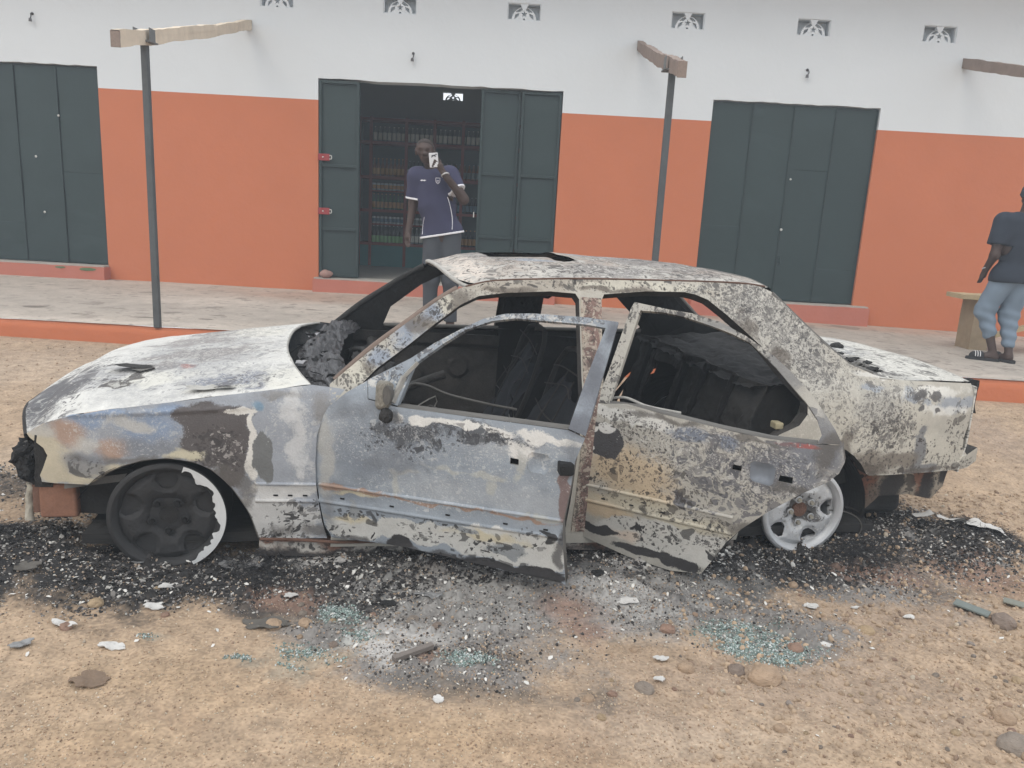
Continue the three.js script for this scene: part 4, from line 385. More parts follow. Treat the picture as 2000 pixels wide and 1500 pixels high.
// ---- boot lid, parcel shelf, tail
{
  const P = { base: [186, 184, 176], layers: [[0, [160, 162, 164], .5, 1.1, 8, .9, [[3.2, .2, .2, .4], [3.4, -.3, .2, .3]]], [0, [206, 204, 196], .4, 1.1, 10, .9, [[3.3, .5, .3, .2], [3.45, 0, .12, .6]]], [0, [92, 88, 86], .4, 1.2, 12, .9, [[3.03, .3, .08, .5], [3.1, .1, .06, .3], [3.08, .62, .06, .1]]], [1, [76, 74, 72], .012, .5, 0, .9, [[3.1, .2, .2, .8], [3.3, .3, .3, .5]]], [1, [222, 220, 212], .006, .4, 0, .9, [[3.25, 0, .5, .9]]]] };
  const t = paintMap(P, [2.9, -.76, 3.6, .76], 512, 1024, .84, { warp: .02 }), bm = new THREE.MeshStandardMaterial({ ...t, bumpScale: .004, roughness: .78, side: THREE.DoubleSide });
  const by = (x, z) => interp(x, [2.98, 3.1, 3.3, 3.56], [.828, .817, .813, .800]) + .042 * (1 - Math.pow(Math.abs(z) / .77, 2.6)) + (fbm(x * 8, z * 6, 2) - .5) * .006;
  const zs = x => Wd(x) - .048, f = (a, b) => { const x = lerp(2.985, 3.545 + .03 * (1 - (2 * b - 1) ** 2), a), q = 2 * b - 1, z = q * zs(x); return [x, by(x, z), z, (x - 2.9) / .7, (z + .76) / 1.52]; };
  const bl = mesh('boot_lid', grid(40, 50, f), bm, car); mesh('boot_edge', tube(Array.from({ length: 21 }, (_, i) => { const p = f(1, i / 20); return [p[0], p[1] - .008, p[2]]; }), .010, 50, 6), ashM, bl);
  mesh('char_lump', lumpy(new THREE.IcosahedronGeometry(.035, 3).scale(1, .5, 1).translate(3.22, .862, .12), .014, 30), sootM, bl);
  mesh('tail_panel', sheet([[-.74, .37], [.74, .37], [.745, .55], [.735, .79], [0, .835], [-.735, .79], [-.745, .55]], [[[.42, .56], [.70, .56], [.70, .74], [.42, .75]], [[-.70, .56], [-.42, .56], [-.42, .75], [-.70, .74]]], (z, y) => [3.55 + .03 * (1 - (z / .75) ** 2) - (y > .5 ? 0 : (.5 - y) * .1), y, z], { th: .008 }), bm, car);
  mesh('tail_lamp_remains', lumpy(new THREE.BoxGeometry(.05, .16, .05, 3, 6, 3).translate(3.575, .73, .68), .016, 20, 4), sootM2, car);
  mesh('tail_lamp_housing', bx(.02, .2, .3, 3.50, .65, .56), sootM2, car); mesh('tail_lamp_housing', bx(.02, .2, .3, 3.50, .65, -.56), sootM2, car);
  mesh('bumper_bracket', sheet([[3.50, .40], [3.68, .41], [3.675, .475], [3.60, .458], [3.545, .452]], [], (x, y) => [x, y, Sz(x, y) + .012 - (x - 3.5) * .12], { th: .03, uv: R_S }), sideM, car);
  mesh('parcel_shelf', lumpy(grid(30, 60, (a, b) => [lerp(2.40, 2.99, a), lerp(.735, .800, a), lerp(-.70, .70, b)]), .035, 14, 3), sootM2, car);
  mesh('rear_window_channel', merged([tube([[2.98, .832, -.70], [2.93, .842, 0], [2.98, .832, .70]], .016, 30, 6), ...[1, -1].map(s => tube([[2.47, 1.16, s * .632], [2.53, 1.11, s * .65], [2.63, 1.025, s * .686], [2.73, .947, s * .718], [2.83, .876, s * .744], [2.96, .838, s * .752]], .015, 30, 6))]), greyM, car);
  for (let k = 0; k < 34; k++) { const x = rr(2.96, 3.0 + .14 * rnd()), z = rr(-.3, .70), r = rr(.010, .026); mesh('char_flake', lumpy(new THREE.IcosahedronGeometry(r, 2).scale(1.4, .35, 1), r * .8, 40, k).translate(x, by(x, z) + .004, z), k % 3 ? sootM : greyM, car); }
  // rear under-structure
  mesh('rear_valance', metreUV(sheet([[3.02, .39], [3.56, .39], [3.55, .27], [3.50, .20], [3.36, .225], [3.2, .215], [3.13, .13], [3.08, .12], [3.06, .3]], [], (x, y) => [x, y, .66 + dent(x, y, .02) - .3 * (.39 - y) ** 2], { th: .01, max: .05 })), (() => { const P2 = { base: [112, 98, 86], layers: [[0, [168, 158, 142], .4, 1.4, 12, .9, [[3.35, .34, .14, .1], [3.5, .3, .08, .1]]], [0, [128, 86, 68], .35, 1.2, 14, .9, [[3.12, .3, .06, .12], [3.3, .36, .12, .04], [3.42, .3, .05, .1]]], [0, [52, 50, 50], .3, 1.2, 12, .95, [[3.26, .28, .05, .12], [3.46, .26, .04, .1], [3.06, .2, .05, .12], [3.54, .34, .03, .06]]], [1, [60, 56, 54], .012, .4, 0, .9, [[3.3, .3, .4, .3]]]] }; const t2 = paintMap(P2, [0, 0, 1, 1].map((v, i) => i % 2 ? (i === 1 ? 0 : 1) : (i === 0 ? 3 : 4)), 512, 512, 1.0); return new THREE.MeshStandardMaterial({ ...t2, bumpScale: .004, roughness: .85, side: THREE.DoubleSide }); })(), car);
  mesh('silencer_box', lumpy(new RoundedBoxGeometry(.46, .17, .5, 4, .05).translate(3.20, .16, .30), .012, 7), sootM, car);
  mesh('chassis_rail', merged([bx(.9, .1, .08, 3.05, .30, .5), bx(.9, .1, .08, 3.05, .30, -.5), bx(.1, .12, 1.1, 3.45, .30, 0)]), sootM2, car);
  mesh('boot_floor', bx(.86, .02, 1.3, 3.1, .33, 0), sootM2, car);
}
// ---- nose: lamp bucket, bumper beam, radiator panel
{
  mesh('radiator_panel', sheet([[-.66, .14], [.66, .14], [.68, .50], [.3, .56], [-.3, .56], [-.68, .50]], [[[-.3, .2], [.3, .2], [.3, .45], [-.3, .45]]], (z, y) => [-.40 - .06 * (1 - (z / .7) ** 2), y, z], { th: .02 }), sootM, car);
  const beam = mesh('bumper_beam', metreUV(lumpy(new THREE.BoxGeometry(.07, .13, 1.36, 2, 3, 20), .006, 6).translate(-.465, .235, .0)), rustM, car); void beam;
  mesh('bumper_bracket', metreUV(lumpy(new RoundedBoxGeometry(.13, .135, .05, 3, .01), .006, 16).translate(-.405, .225, .675)), tinted(146, 106, 86, .8, .35, 8), car);
  for (const s of [1, -1]) { const L = mesh('headlamp_remains', lumpy(lumpy(new THREE.IcosahedronGeometry(.075, 10).scale(.75, 1.2, 1.2), .05, 12, s), .02, 46, s).translate(-.49, .375, s * .62), sootM2, car); mesh('melted_lens', lumpy(new THREE.IcosahedronGeometry(.03, 3).scale(.7, 1.7, .8), .018, 30, 4 + s).translate(-.515, .40, s * .655), greyM, L); mesh('lamp_bucket', lumpy(new THREE.BoxGeometry(.06, .2, .30, 3, 6, 6), .02, 10, s + 5).translate(-.445, .385, s * .55), sootM, L); }
  mesh('melted_drip', lumpy(new THREE.CylinderGeometry(.012, .016, .15, 10, 14), .022, 16, 2).translate(-.515, .215, .66), tinted(176, 170, 156, .9, .3), car);
  mesh('inner_wing_panel', sheet([[-.38, .16], [-.16, .15], [-.15, .34], [-.38, .33]], [], (x, y) => [x, y, .66 + dent(x, y, .01)], { th: .01 }), sootM, car);
  mesh('splash_strip', metreUV(sheet([[-.37, .285], [-.17, .315], [-.155, .345], [-.37, .312]], [], (x, y) => [x, y, .735], { th: .004 })), greyM, car);
  for (const s of [1, -1]) for (const cx of [0, 2.69]) mesh('wheel_well', grid(24, 3, (a, b) => { const t = lerp(-.1, cx ? Math.PI + .1 : Math.PI - .3, a), r = .325; return [cx + r * Math.cos(t), .19 + (r - (cx ? 0 : .085)) * Math.sin(t), s * lerp(.38, .80, b)]; }), sootM2, car);
  for (const s of [1, -1]) for (const cx of [0, 2.69]) mesh('wheel_well', new THREE.CircleGeometry(.34, 20, 0, Math.PI).translate(cx, .15, s * .40), sootM2, car);
}
mesh('floor_pan', lumpy(new THREE.BoxGeometry(3.4, .04, 1.56, 40, 1, 16).translate(1.4, .10, 0), .012, 3), sootM, car);
// ---- bulkhead, cowl and burnt dashboard
mesh('bulkhead', sheet([[-.76, .12], [.76, .12], [.77, .66], [-.77, .66]], [[[-.25, .48], [.3, .48], [.3, .6], [-.25, .6]]], (z, y) => [.56 + .04 * Math.cos(z * 3), y, z], { th: .012 }), sootM2, car);
{
  const foilM = tinted(164, 164, 166, .85, .3, 14, { roughness: .4, metalness: .4 }), silver = tinted(92, 92, 94, .7, 1.1, 22, { bumpMap: PLASTER_B, bumpScale: .01, roughness: .5, metalness: .35 });
  mesh('cowl_wreckage', grid(36, 90, (a, b) => { const z = lerp(-.76, .77, b), x0 = HR(z) + .045, x = lerp(x0, x0 + .20, a); const w = Math.sin(a * Math.PI); return [x + (fbm(x * 10, z * 10) - .5) * .03, .682 + .03 * a + .05 * w + (fbm(x * 26 + 3, z * 17, 5) - .5) * .10 * (w + .25), z]; }), silver, car);
  mesh('cowl_tray', grid(6, 40, (a, b) => { const z = lerp(-.78, .79, b); return [lerp(HR(z) - .02, HR(z) + .12, a), .635 + .01 * a, z]; }), sootM2, car);
  for (let k = 0; k < 90; k++) { const z = rr(-.7, .74), x = HR(z) + rr(.06, .22); mesh('foil_scrap', lumpy(new THREE.PlaneGeometry(rr(.03, .10), rr(.008, .022), 6, 2).rotateX(-1.4 + rnd() * .9).rotateY(rnd() * 6.28), .016, 18, k).translate(x, .725 + rr(-.02, .025), z), k % 6 < 1 ? foilM : k % 6 < 4 ? silver : sootM, car); }
  mesh('dash_beam', merged([tube([[.80, .64, -.76], [.80, .66, -.3], [.80, .65, .3], [.80, .64, .77]], .028, 40, 8), bar([.80, .64, -.45], [.74, .2, -.40], .04), bar([.80, .64, .1], [.72, .2, .12], .05), tube([[.66, .60, -.6], [.74, .68, -.2], [.70, .62, .2], [.76, .66, .6]], .016, 30, 6)]), sootM, car);
  mesh('dash_lump', lumpy(new THREE.BoxGeometry(.18, .2, 1.3, 8, 8, 40).translate(.78, .55, 0), .05, 7), sootM2, car);
  mesh('steering_column', tube([[.75, .55, .36], [1.0, .66, .36], [1.08, .69, .36]], .02, 12, 8), sootM, car);
  mesh('gearbox_tunnel', lumpy(new THREE.CylinderGeometry(.14, .14, 1.7, 16, 10, false, 0, Math.PI).rotateZ(Math.PI / 2).rotateX(-Math.PI / 2).translate(1.5, .11, 0), .02, 6), sootM, car);
}
// ---- bare seat frames and rear bulkhead
function seatFrame(cz) {
  const s = group('seat_frame', car); const P = (pts, r, m = sootM, n = 'frame_tube') => mesh(n, tube(pts, r, 30, 6), m, s);
  P([[1.02, .22, cz - .22], [1.45, .20, cz - .22], [1.68, .78, cz - .20], [1.70, .82, cz], [1.68, .78, cz + .20], [1.45, .20, cz + .22], [1.02, .22, cz + .22], [1.0, .23, cz], [1.02, .22, cz - .22]], .014);
  for (let k = 0; k < 6; k++) { const t = k / 5; P([[1.44 + t * .2, .26 + t * .48 + rr(-.04, .04), cz - .21], [1.47 + t * .2 + rr(-.05, .03), .26 + t * .47 + rr(-.06, .05), cz + rr(-.08, .08)], [1.44 + t * .2, .26 + t * .48 + rr(-.05, .05), cz + .21]], .0035, greyD, 'spring_wire'); P([[1.06 + t * .32, .235, cz - .21], [1.06 + t * .32, .215 + .02 * Math.sin(k * 2), cz], [1.06 + t * .32, .235, cz + .21]], .0035, greyD, 'spring_wire'); }
  for (let k = -1; k <= 1; k++) P([[1.46, .25, cz + k * .1 + rr(-.05, .05)], [1.54 + rr(-.05, .03), .45, cz + k * .1 + rr(-.07, .07)], [1.66, .70 + rr(-.06, .06), cz + k * .1 + rr(-.05, .05)]], .003, greyD, 'spring_wire');
  mesh('back_shell', metreUV(lumpy(grid(10, 12, (a, b) => [lerp(1.40, 1.62, a) + .05, lerp(.24, .68, a) - .08 * b * a, cz + lerp(-.19, .17, b)]), .06, 9, cz)), tinted(40, 43, 49, .8, .6, 8), s);
  P([[1.05, .14, cz - .2], [1.05, .22, cz - .2], [1.4, .2, cz - .2], [1.4, .13, cz - .2]], .012); P([[1.05, .14, cz + .2], [1.05, .22, cz + .2], [1.4, .2, cz + .2], [1.4, .13, cz + .2]], .012);
}
seatFrame(.38); seatFrame(-.38);
mesh('rear_seat_bulkhead', sheet([[-.70, .15], [.70, .15], [.70, .76], [-.70, .76]], [[[-.42, .36], [-.1, .36], [-.1, .66], [-.42, .66]]], (z, y) => [2.30 + (y - .15) * .26 + .015 * Math.sin(z * 20) + (fbm(z * 8, y * 8) - .5) * .07, y, z], { th: .01, max: .03 }), sootM, car);
for (const z of [-.5, 0, .22, .5]) mesh('bulkhead_rib', bar([2.29, .18, z], [2.43, .76, z], .025, .03), sootM2, car);
mesh('rear_seat_pan', lumpy(new THREE.BoxGeometry(.5, .12, 1.36, 12, 3, 30).translate(2.10, .22, 0), .04, 8), sootM, car);
for (let k = 0; k < 10; k++) { const z = rr(-.6, .6), x = rr(1.9, 2.25); mesh('spring_wire', tube([[x, .27, z], [x + rr(-.1, .1), .36, z + rr(-.1, .1)], [x + rr(-.15, .15), .29, z + rr(-.2, .2)]], .004, 14, 5), greyM, car); }
for (let k = 0; k < 26; k++) { const z = rr(-.66, .66), x = rr(.8, 2.2); mesh('spring_wire', tube([[x, .17, z], [x + rr(-.1, .1), .34, z + rr(-.1, .1)], [x + rr(-.25, .25), .22, z + rr(-.2, .2)], [x + rr(-.3, .3), .16, z]], .004, 18, 5), k % 3 ? greyM : ashM, car); }
mesh('wire_hoop', tube([[.86, .62, .66], [.90, .70, .64], [.96, .70, .64], [1.05, .665, .64], [1.25, .62, .63], [1.36, .60, .62]], .006, 30, 5), greyM, car);
mesh('belt_strap', tube([[1.62, 1.05, -.62], [1.72, .98, -.60], [1.80, .97, -.58], [1.78, 1.03, -.60], [1.70, 1.06, -.61]], .008, 24, 5), sootM2, car);

// ---- doors, hung on their hinges and standing ajar
function hungDoor(name, hinge, deg, outline, win, rect, m, sill, holes, label) {
  const th = THREE.MathUtils.degToRad(deg), d = [Math.cos(th), Math.sin(th)], nr = [-Math.sin(th), Math.cos(th)], g = group(name, car); g.userData.label = label;
  const at = (s, y, off = 0) => { const L = prof(y, belt(hinge[0] + s)) + dent(s + 4, y, .004) + off; return [hinge[0] + s * d[0] + L * nr[0], y, hinge[1] + s * d[1] + L * nr[1]]; };
  const eo = []; const sk = mesh('door_skin', sheet(outline.low, holes, (s, y) => at(s, y), { th: .012, uv: rect, max: .022, edgeOut: eo }), m, g); void sk; mesh('skin_edge', eo[0], greyM, g);
  mesh('window_frame', sheet(outline.frame, [], (s, y) => at(s, y, -.003), { th: .024, uv: rect, max: .05 }), m, g);
  // inner tray: the hollow door's return edges and inner panel
  mesh('inner_panel', sheet(outline.inner, [circ(outline.c[0], outline.c[1], .13, 16, .7), circ(outline.c[0] + .28, outline.c[1] + .02, .07, 14)], (s, y) => at(s, y, -.075 + (fbm(s * 7, y * 7, 3) - .5) * .02), { th: .004, max: .07 }), sootM, g);
  mesh('shut_face', (() => { const pts = outline.edge; return grid(pts.length - 1, 2, (a, b) => { const i = Math.min(pts.length - 1, Math.round(a * (pts.length - 1))); return at(pts[i][0], pts[i][1], -.004 - b * .068); }); })(), outline.edgeM || greyM, g);
  mesh('window_ledge', (() => { const n = sill.length; return grid(n - 1, 3, (a, b) => { const p = sill[Math.round(a * (n - 1))]; return at(p[0], p[1] + [0, .006, .004, -.012][Math.round(b * 3)], [.0, -.012, -.05, -.07][Math.round(b * 3)]); }); })(), greyM, g);
  return { g, at };
}
{
  const frame = [[.162, .763], [.313, .856], [.391, .917], [.485, .978], [.566, 1.024], [.644, 1.049], [.745, 1.06], [.944, 1.066], [1.062, 1.061], [.999, .668], [.936, .686], [.974, .859], [1.019, 1.036], [.948, 1.041], [.681, 1.036], [.597, 1.018], [.505, .978], [.427, .919], [.343, .846], [.329, .825], [.316, .773], [.297, .688], [.18, .70]];
  const low = [[-.012, .508], [-.008, .573], [.029, .652], [.091, .711], [.162, .761], [.18, .698], [.297, .684], [.936, .682], [.999, .661], [.973, .576], [.966, .469], [.95, .327], [.96, .225], [.98, .086], [.936, .1], [.745, .104], [.548, .122], [.362, .135], [.202, .132], [.053, .125], [.025, .172], [.004, .293], [-.009, .365]];
  const slot = (x, y, w = .016, h = .006) => rectP(x - w / 2, y - h / 2, x + w / 2, y + h / 2);
  const fd = hungDoor('front_door', [.545, .850], 24, { low, frame, inner: [[.06, .17], [.90, .15], [.90, .64], [.20, .66], [.08, .6]], c: [.42, .42], edge: [[.999, .661], [.973, .576], [.966, .469], [.95, .327], [.96, .225], [.98, .086], [.745, .104], [.548, .122], [.362, .135], [.053, .125]] }, null, R_FD, fdoorM, [[.297, .683], [.5, .684], [.72, .684], [.936, .684]],
    [rectP(.742, .534, .772, .556).map(([x, y]) => [x + (rnd() - .5) * .006, y + (rnd() - .5) * .006]), [[.803, .573], [.817, .587], [.873, .585], [.885, .570], [.882, .522], [.868, .508], [.817, .511], [.803, .526]]].map(h => h), 'scorched blue-grey driver door standing ajar');
  trimStrip(fd.at, .004, .952, R_FD, fdoorM, fd.g, [.10, .30, .52, .74, .89]);
  mesh('handle_recess', sheet([[.80, .575], [.815, .59], [.875, .588], [.888, .572], [.885, .52], [.87, .505], [.815, .508], [.80, .525]], [], (s, y) => fd.at(s, y, -.002 - .012 * Math.exp(-(((s - .845) / .03) ** 4) - (((y - .548) / .03) ** 4))), { th: .003, max: .02, uv: R_FD }), fdoorM, fd.g);
  const L = fd.at(.945, .548); mesh('door_latch', lumpy(new RoundedBoxGeometry(.055, .045, .05, 3, .01), .008, 30).translate(L[0] - .005, L[1], L[2] + .008), sootM2, fd.g);
  const Mi = fd.at(.236, .722); const mm = mesh('mirror_mount', lumpy(new RoundedBoxGeometry(.058, .11, .05, 5, .022), .012, 22, 3).rotateY(-.42).translate(Mi[0], Mi[1] + .005, Mi[2] + .018), tinted(150, 146, 136, .9, .5, 14, { bumpMap: PLASTER_B, bumpScale: .006 }), fd.g); mesh('mirror_socket', lumpy(new THREE.CylinderGeometry(.024, .024, .03, 14).scale(.7, 1, 1.5).rotateX(Math.PI / 2).rotateY(-.42), .004, 30).translate(Mi[0] + .014, Mi[1] + .008, Mi[2] + .042), greyM, mm); mesh('mirror_stub', lumpy(new THREE.IcosahedronGeometry(.03, 2), .02, 20).translate(Mi[0] + .01, Mi[1] - .075, Mi[2] + .03), sootM, mm);
  mesh('quarter_bar', merged([bar(fd.at(.278, .70, .004), fd.at(.302, .79, .004), .012, .02), bar(fd.at(.302, .79, .004), fd.at(.345, .846, .004), .012, .012)]), ashM, fd.g);
}
{
  const frame = [[.065, 1.099], [.199, 1.088], [.309, 1.083], [.42, 1.065], [.531, 1.025], [.643, .969], [.717, .92], [.791, .863], [.852, .803], [.904, .747], [.935, .702], [.852, .690], [.862, .721], [.837, .773], [.791, .82], [.731, .868], [.661, .927], [.6, .97], [.547, 1.003], [.474, 1.027], [.378, 1.048], [.282, 1.066], [.191, 1.073], [.098, 1.069], [.081, .912], [.06, .70], [.007, .695], [.056, 1.075]];
  const low = [[.935, .700], [.952, .641], [.94, .598], [.905, .556], [.828, .497], [.716, .393], [.634, .304], [.586, .235], [.557, .173], [.507, .075], [.384, .053], [.202, .067], [-.005, .108], [-.02, .135], [-.02, .248], [-.012, .459], [-.003, .61], [.007, .692], [.06, .699], [.133, .711], [.282, .696], [.424, .688], [.561, .678], [.691, .676], [.852, .687]];
  const slot = (x, y) => rectP(x - .008, y - .003, x + .008, y + .003);
  const rd = hungDoor('rear_door', [1.62, .855], 38, { low, frame, inner: [[.06, .15], [.46, .12], [.56, .26], [.80, .52], [.86, .64], [.10, .66]], c: [.34, .42], edge: [[-.003, .61], [-.012, .459], [-.02, .248], [-.005, .108], [.202, .067], [.384, .053], [.507, .075], [.557, .173], [.634, .304], [.716, .393], [.828, .497], [.94, .598], [.952, .641], [.935, .70]] }, null, R_RD, rdoorM, [[.06, .699], [.2, .704], [.35, .692], [.5, .682], [.691, .676], [.852, .688]],
    [rectP(.572, .534, .606, .555), rectP(.742, .525, .790, .552).map(([x, y]) => [x + (rnd() - .5) * .005, y + (rnd() - .5) * .005]), [[.635, .573], [.647, .585], [.713, .583], [.727, .570], [.725, .512], [.713, .501], [.652, .506], [.638, .521]]].map(h => h), 'flaking cream rear passenger door standing ajar');
  trimStrip(rd.at, -.016, .600, R_RD, rdoorM, rd.g, [.08, .2, .33, .46]);
  mesh('handle_recess', sheet([[.632, .575], [.645, .588], [.715, .586], [.73, .572], [.728, .51], [.715, .498], [.65, .503], [.635, .52]], [], (s, y) => rd.at(s, y, -.002 - .012 * Math.exp(-(((s - .68) / .035) ** 4) - (((y - .545) / .03) ** 4))), { th: .003, max: .02 }), (() => mat(col(108, 114, 122, 1.1), { roughness: .6, metalness: .2 }))(), rd.g);
  mesh('hinge_wire', tube([rd.at(.02, .70, -.05), rd.at(.1, .72, -.06), rd.at(.2, .705, -.05), rd.at(.34, .70, -.055)], .006, 20, 5), ashM, rd.g);
}
// ---- wheels: five-slot alloy rims, tyres burnt away
function wheel(x, s, faceM, lipM, boltM, hubM, R, rot) {
  const w = group('wheel', car); w.position.set(x, .2, s * .80); if (s < 0) w.rotation.y = Math.PI; w.rotation.z = rot;
  const slotP = a => [[.52, -.14], [.50, 0], [.52, .14], [.62, .25], [.72, .28], [.79, .22], [.805, 0], [.79, -.22], [.72, -.28], [.62, -.25]].map(([r, t]) => [r * R * Math.cos(a + t), r * R * Math.sin(a + t)]);
  const fg = (g => faceM.userData.own ? g : metreUV(g, 3))(sheet(circ(0, 0, R * .885, 60), [0, 1, 2, 3, 4].map(k => slotP(k * Math.PI * .4)).concat([circ(0, 0, R * .16, 18)]), (u, v) => { const r = Math.hypot(u, v) / R; let z = -.034 + .034 * sstep(.12, .58, r) - .012 * sstep(.70, .86, r); for (let k = 0; k < 5; k++) { const a = k * Math.PI * .4 + .63; z -= .010 * sstep(.10, .06, Math.hypot(u / R - .285 * Math.cos(a), v / R - .285 * Math.sin(a))); const c = k * Math.PI * .4, q = Math.hypot(u / R - .66 * Math.cos(c), v / R - .66 * Math.sin(c)); z -= .012 * sstep(.26, .15, q); } return [u, v, z]; }, { th: .018, max: .012, uv: [-.21, -.21, .21, .21] }));
  mesh('rim_face', fg, faceM, w);
  mesh('rim_barrel', new THREE.LatheGeometry([[.93, .016], [1.0, .014], [1.015, .004], [1.0, -.012], [.93, -.022], [.86, -.03], [.84, -.10], [.90, -.15], [1.0, -.165], [1.01, -.18], [.99, -.18], [.86, -.15], [.82, -.09], [.82, -.01], [.86, .008], [.93, .016]].map(([r, z]) => new THREE.Vector2(r * R, z)), 72).rotateX(Math.PI / 2), lipM, w);
  mesh('hub', new THREE.CylinderGeometry(R * .17, R * .17, .02, 20).rotateX(Math.PI / 2).translate(0, 0, -.028), hubM, w); mesh('brake_disc', new THREE.CylinderGeometry(R * .66, R * .66, .02, 32).rotateX(Math.PI / 2).translate(0, 0, -.09), sootM, w);
  for (let k = 0; k < 5; k++) { const a = k * Math.PI * .4 + .63; const b = mesh('wheel_bolt', new THREE.CylinderGeometry(.0095, .0105, .016, 6).rotateX(Math.PI / 2).translate(R * .285 * Math.cos(a), R * .285 * Math.sin(a), .001), boltM, w); mesh('bolt_seat', new THREE.TorusGeometry(.0135, .0035, 6, 16).translate(R * .285 * Math.cos(a), R * .285 * Math.sin(a), -.004), lipM, b); }
  return w;
}
{
  const char = tinted(46, 46, 47, .85, .3, 12, { roughness: .75, bumpMap: PLASTER_B, bumpScale: .003 }), pale = tinted(196, 198, 198, 1.0, .12, 12, { roughness: .6 }), silver = tinted(186, 188, 190, 1.0, .16, 10, { roughness: .5, metalness: .25, bumpMap: PLASTER_B, bumpScale: .003 });
  const fw = wheel(0, 1, char, char, sootM2, sootM, .2095, .35);
  // strip of rim lip where the soot has flaked away
  const n = 60, lipg = grid(n, 3, (a, b) => { const t = lerp(-1.12, 1.28, a), jg = (fbm(a * 14, 3, 4) - .5) * .05 * sstep(0, .08, a) , r0 = .178 + jg + .02 * sstep(.85, 1, a) + .018 * sstep(.2, 0, a), r1 = .2105; const r = lerp(r0, r1, b); return [r * Math.cos(t), r * Math.sin(t), .0195 - .006 * Math.max(0, (.185 - r) / .02)]; }); const lip = mesh('bare_lip', lipg, pale, fw); lip.rotation.z = -.35;
  mesh('soot_skin', new THREE.RingGeometry(.036, .2, 60, 4).translate(0, 0, -.021), char, fw);
  const rimP = { base: [186, 188, 190], layers: [[0, [160, 162, 164], .5, 1.2, 20, .8, [[.08, -.1, .1, .08], [-.1, .1, .1, .06]]], [0, [84, 82, 80], .25, 1.5, 34, .95, [[0, .02, .066, .05], [.04, -.02, .05, .04], [-.01, -.05, .03, .035]]], [1, [74, 72, 70], .006, .4, 0, .9, [[0, 0, .16, .16]]], [1, [214, 214, 212], .006, .3, 0, .8, [[0, 0, .24, .24]]]] }, rimM = new THREE.MeshStandardMaterial({ ...paintMap(rimP, [-.21, -.21, .21, .21], 384, 384, .95), bumpScale: .003, roughness: .6, metalness: .1, side: THREE.DoubleSide }); rimM.userData.own = true;
  const rw = wheel(2.69, 1, rimM, silver, tinted(150, 146, 134, .9, .2), rustM, .2005, .1);
  const cp = []; for (let i = 0; i < 14; i++) { const t = i / 14 * 6.28, r = (.085 + .012 * Math.cos(5 * t)) * (.9 + .25 * hsh(i, 3)); cp.push([r * Math.cos(t), r * Math.sin(t)]); } void cp;
  wheel(0, -1, char, char, sootM2, sootM, .205, .2); wheel(2.69, -1, silver, silver, greyM, rustM, .2, .7);
  mesh('tyre_bead_wire', tube(Array.from({ length: 15 }, (_, i) => { const t = lerp(-1.0, 1.7, i / 14); return [2.86 + .20 * Math.cos(t), .11 + .105 * Math.sin(t) + .0 * i, .77]; }), .004, 50, 5), sootM, car);
  mesh('tyre_bead_wire', tube(Array.from({ length: 15 }, (_, i) => { const t = lerp(-.9, 1.6, i / 14); return [2.84 + .185 * Math.cos(t), .105 + .095 * Math.sin(t), .79]; }), .003, 50, 5), greyM, car);
}

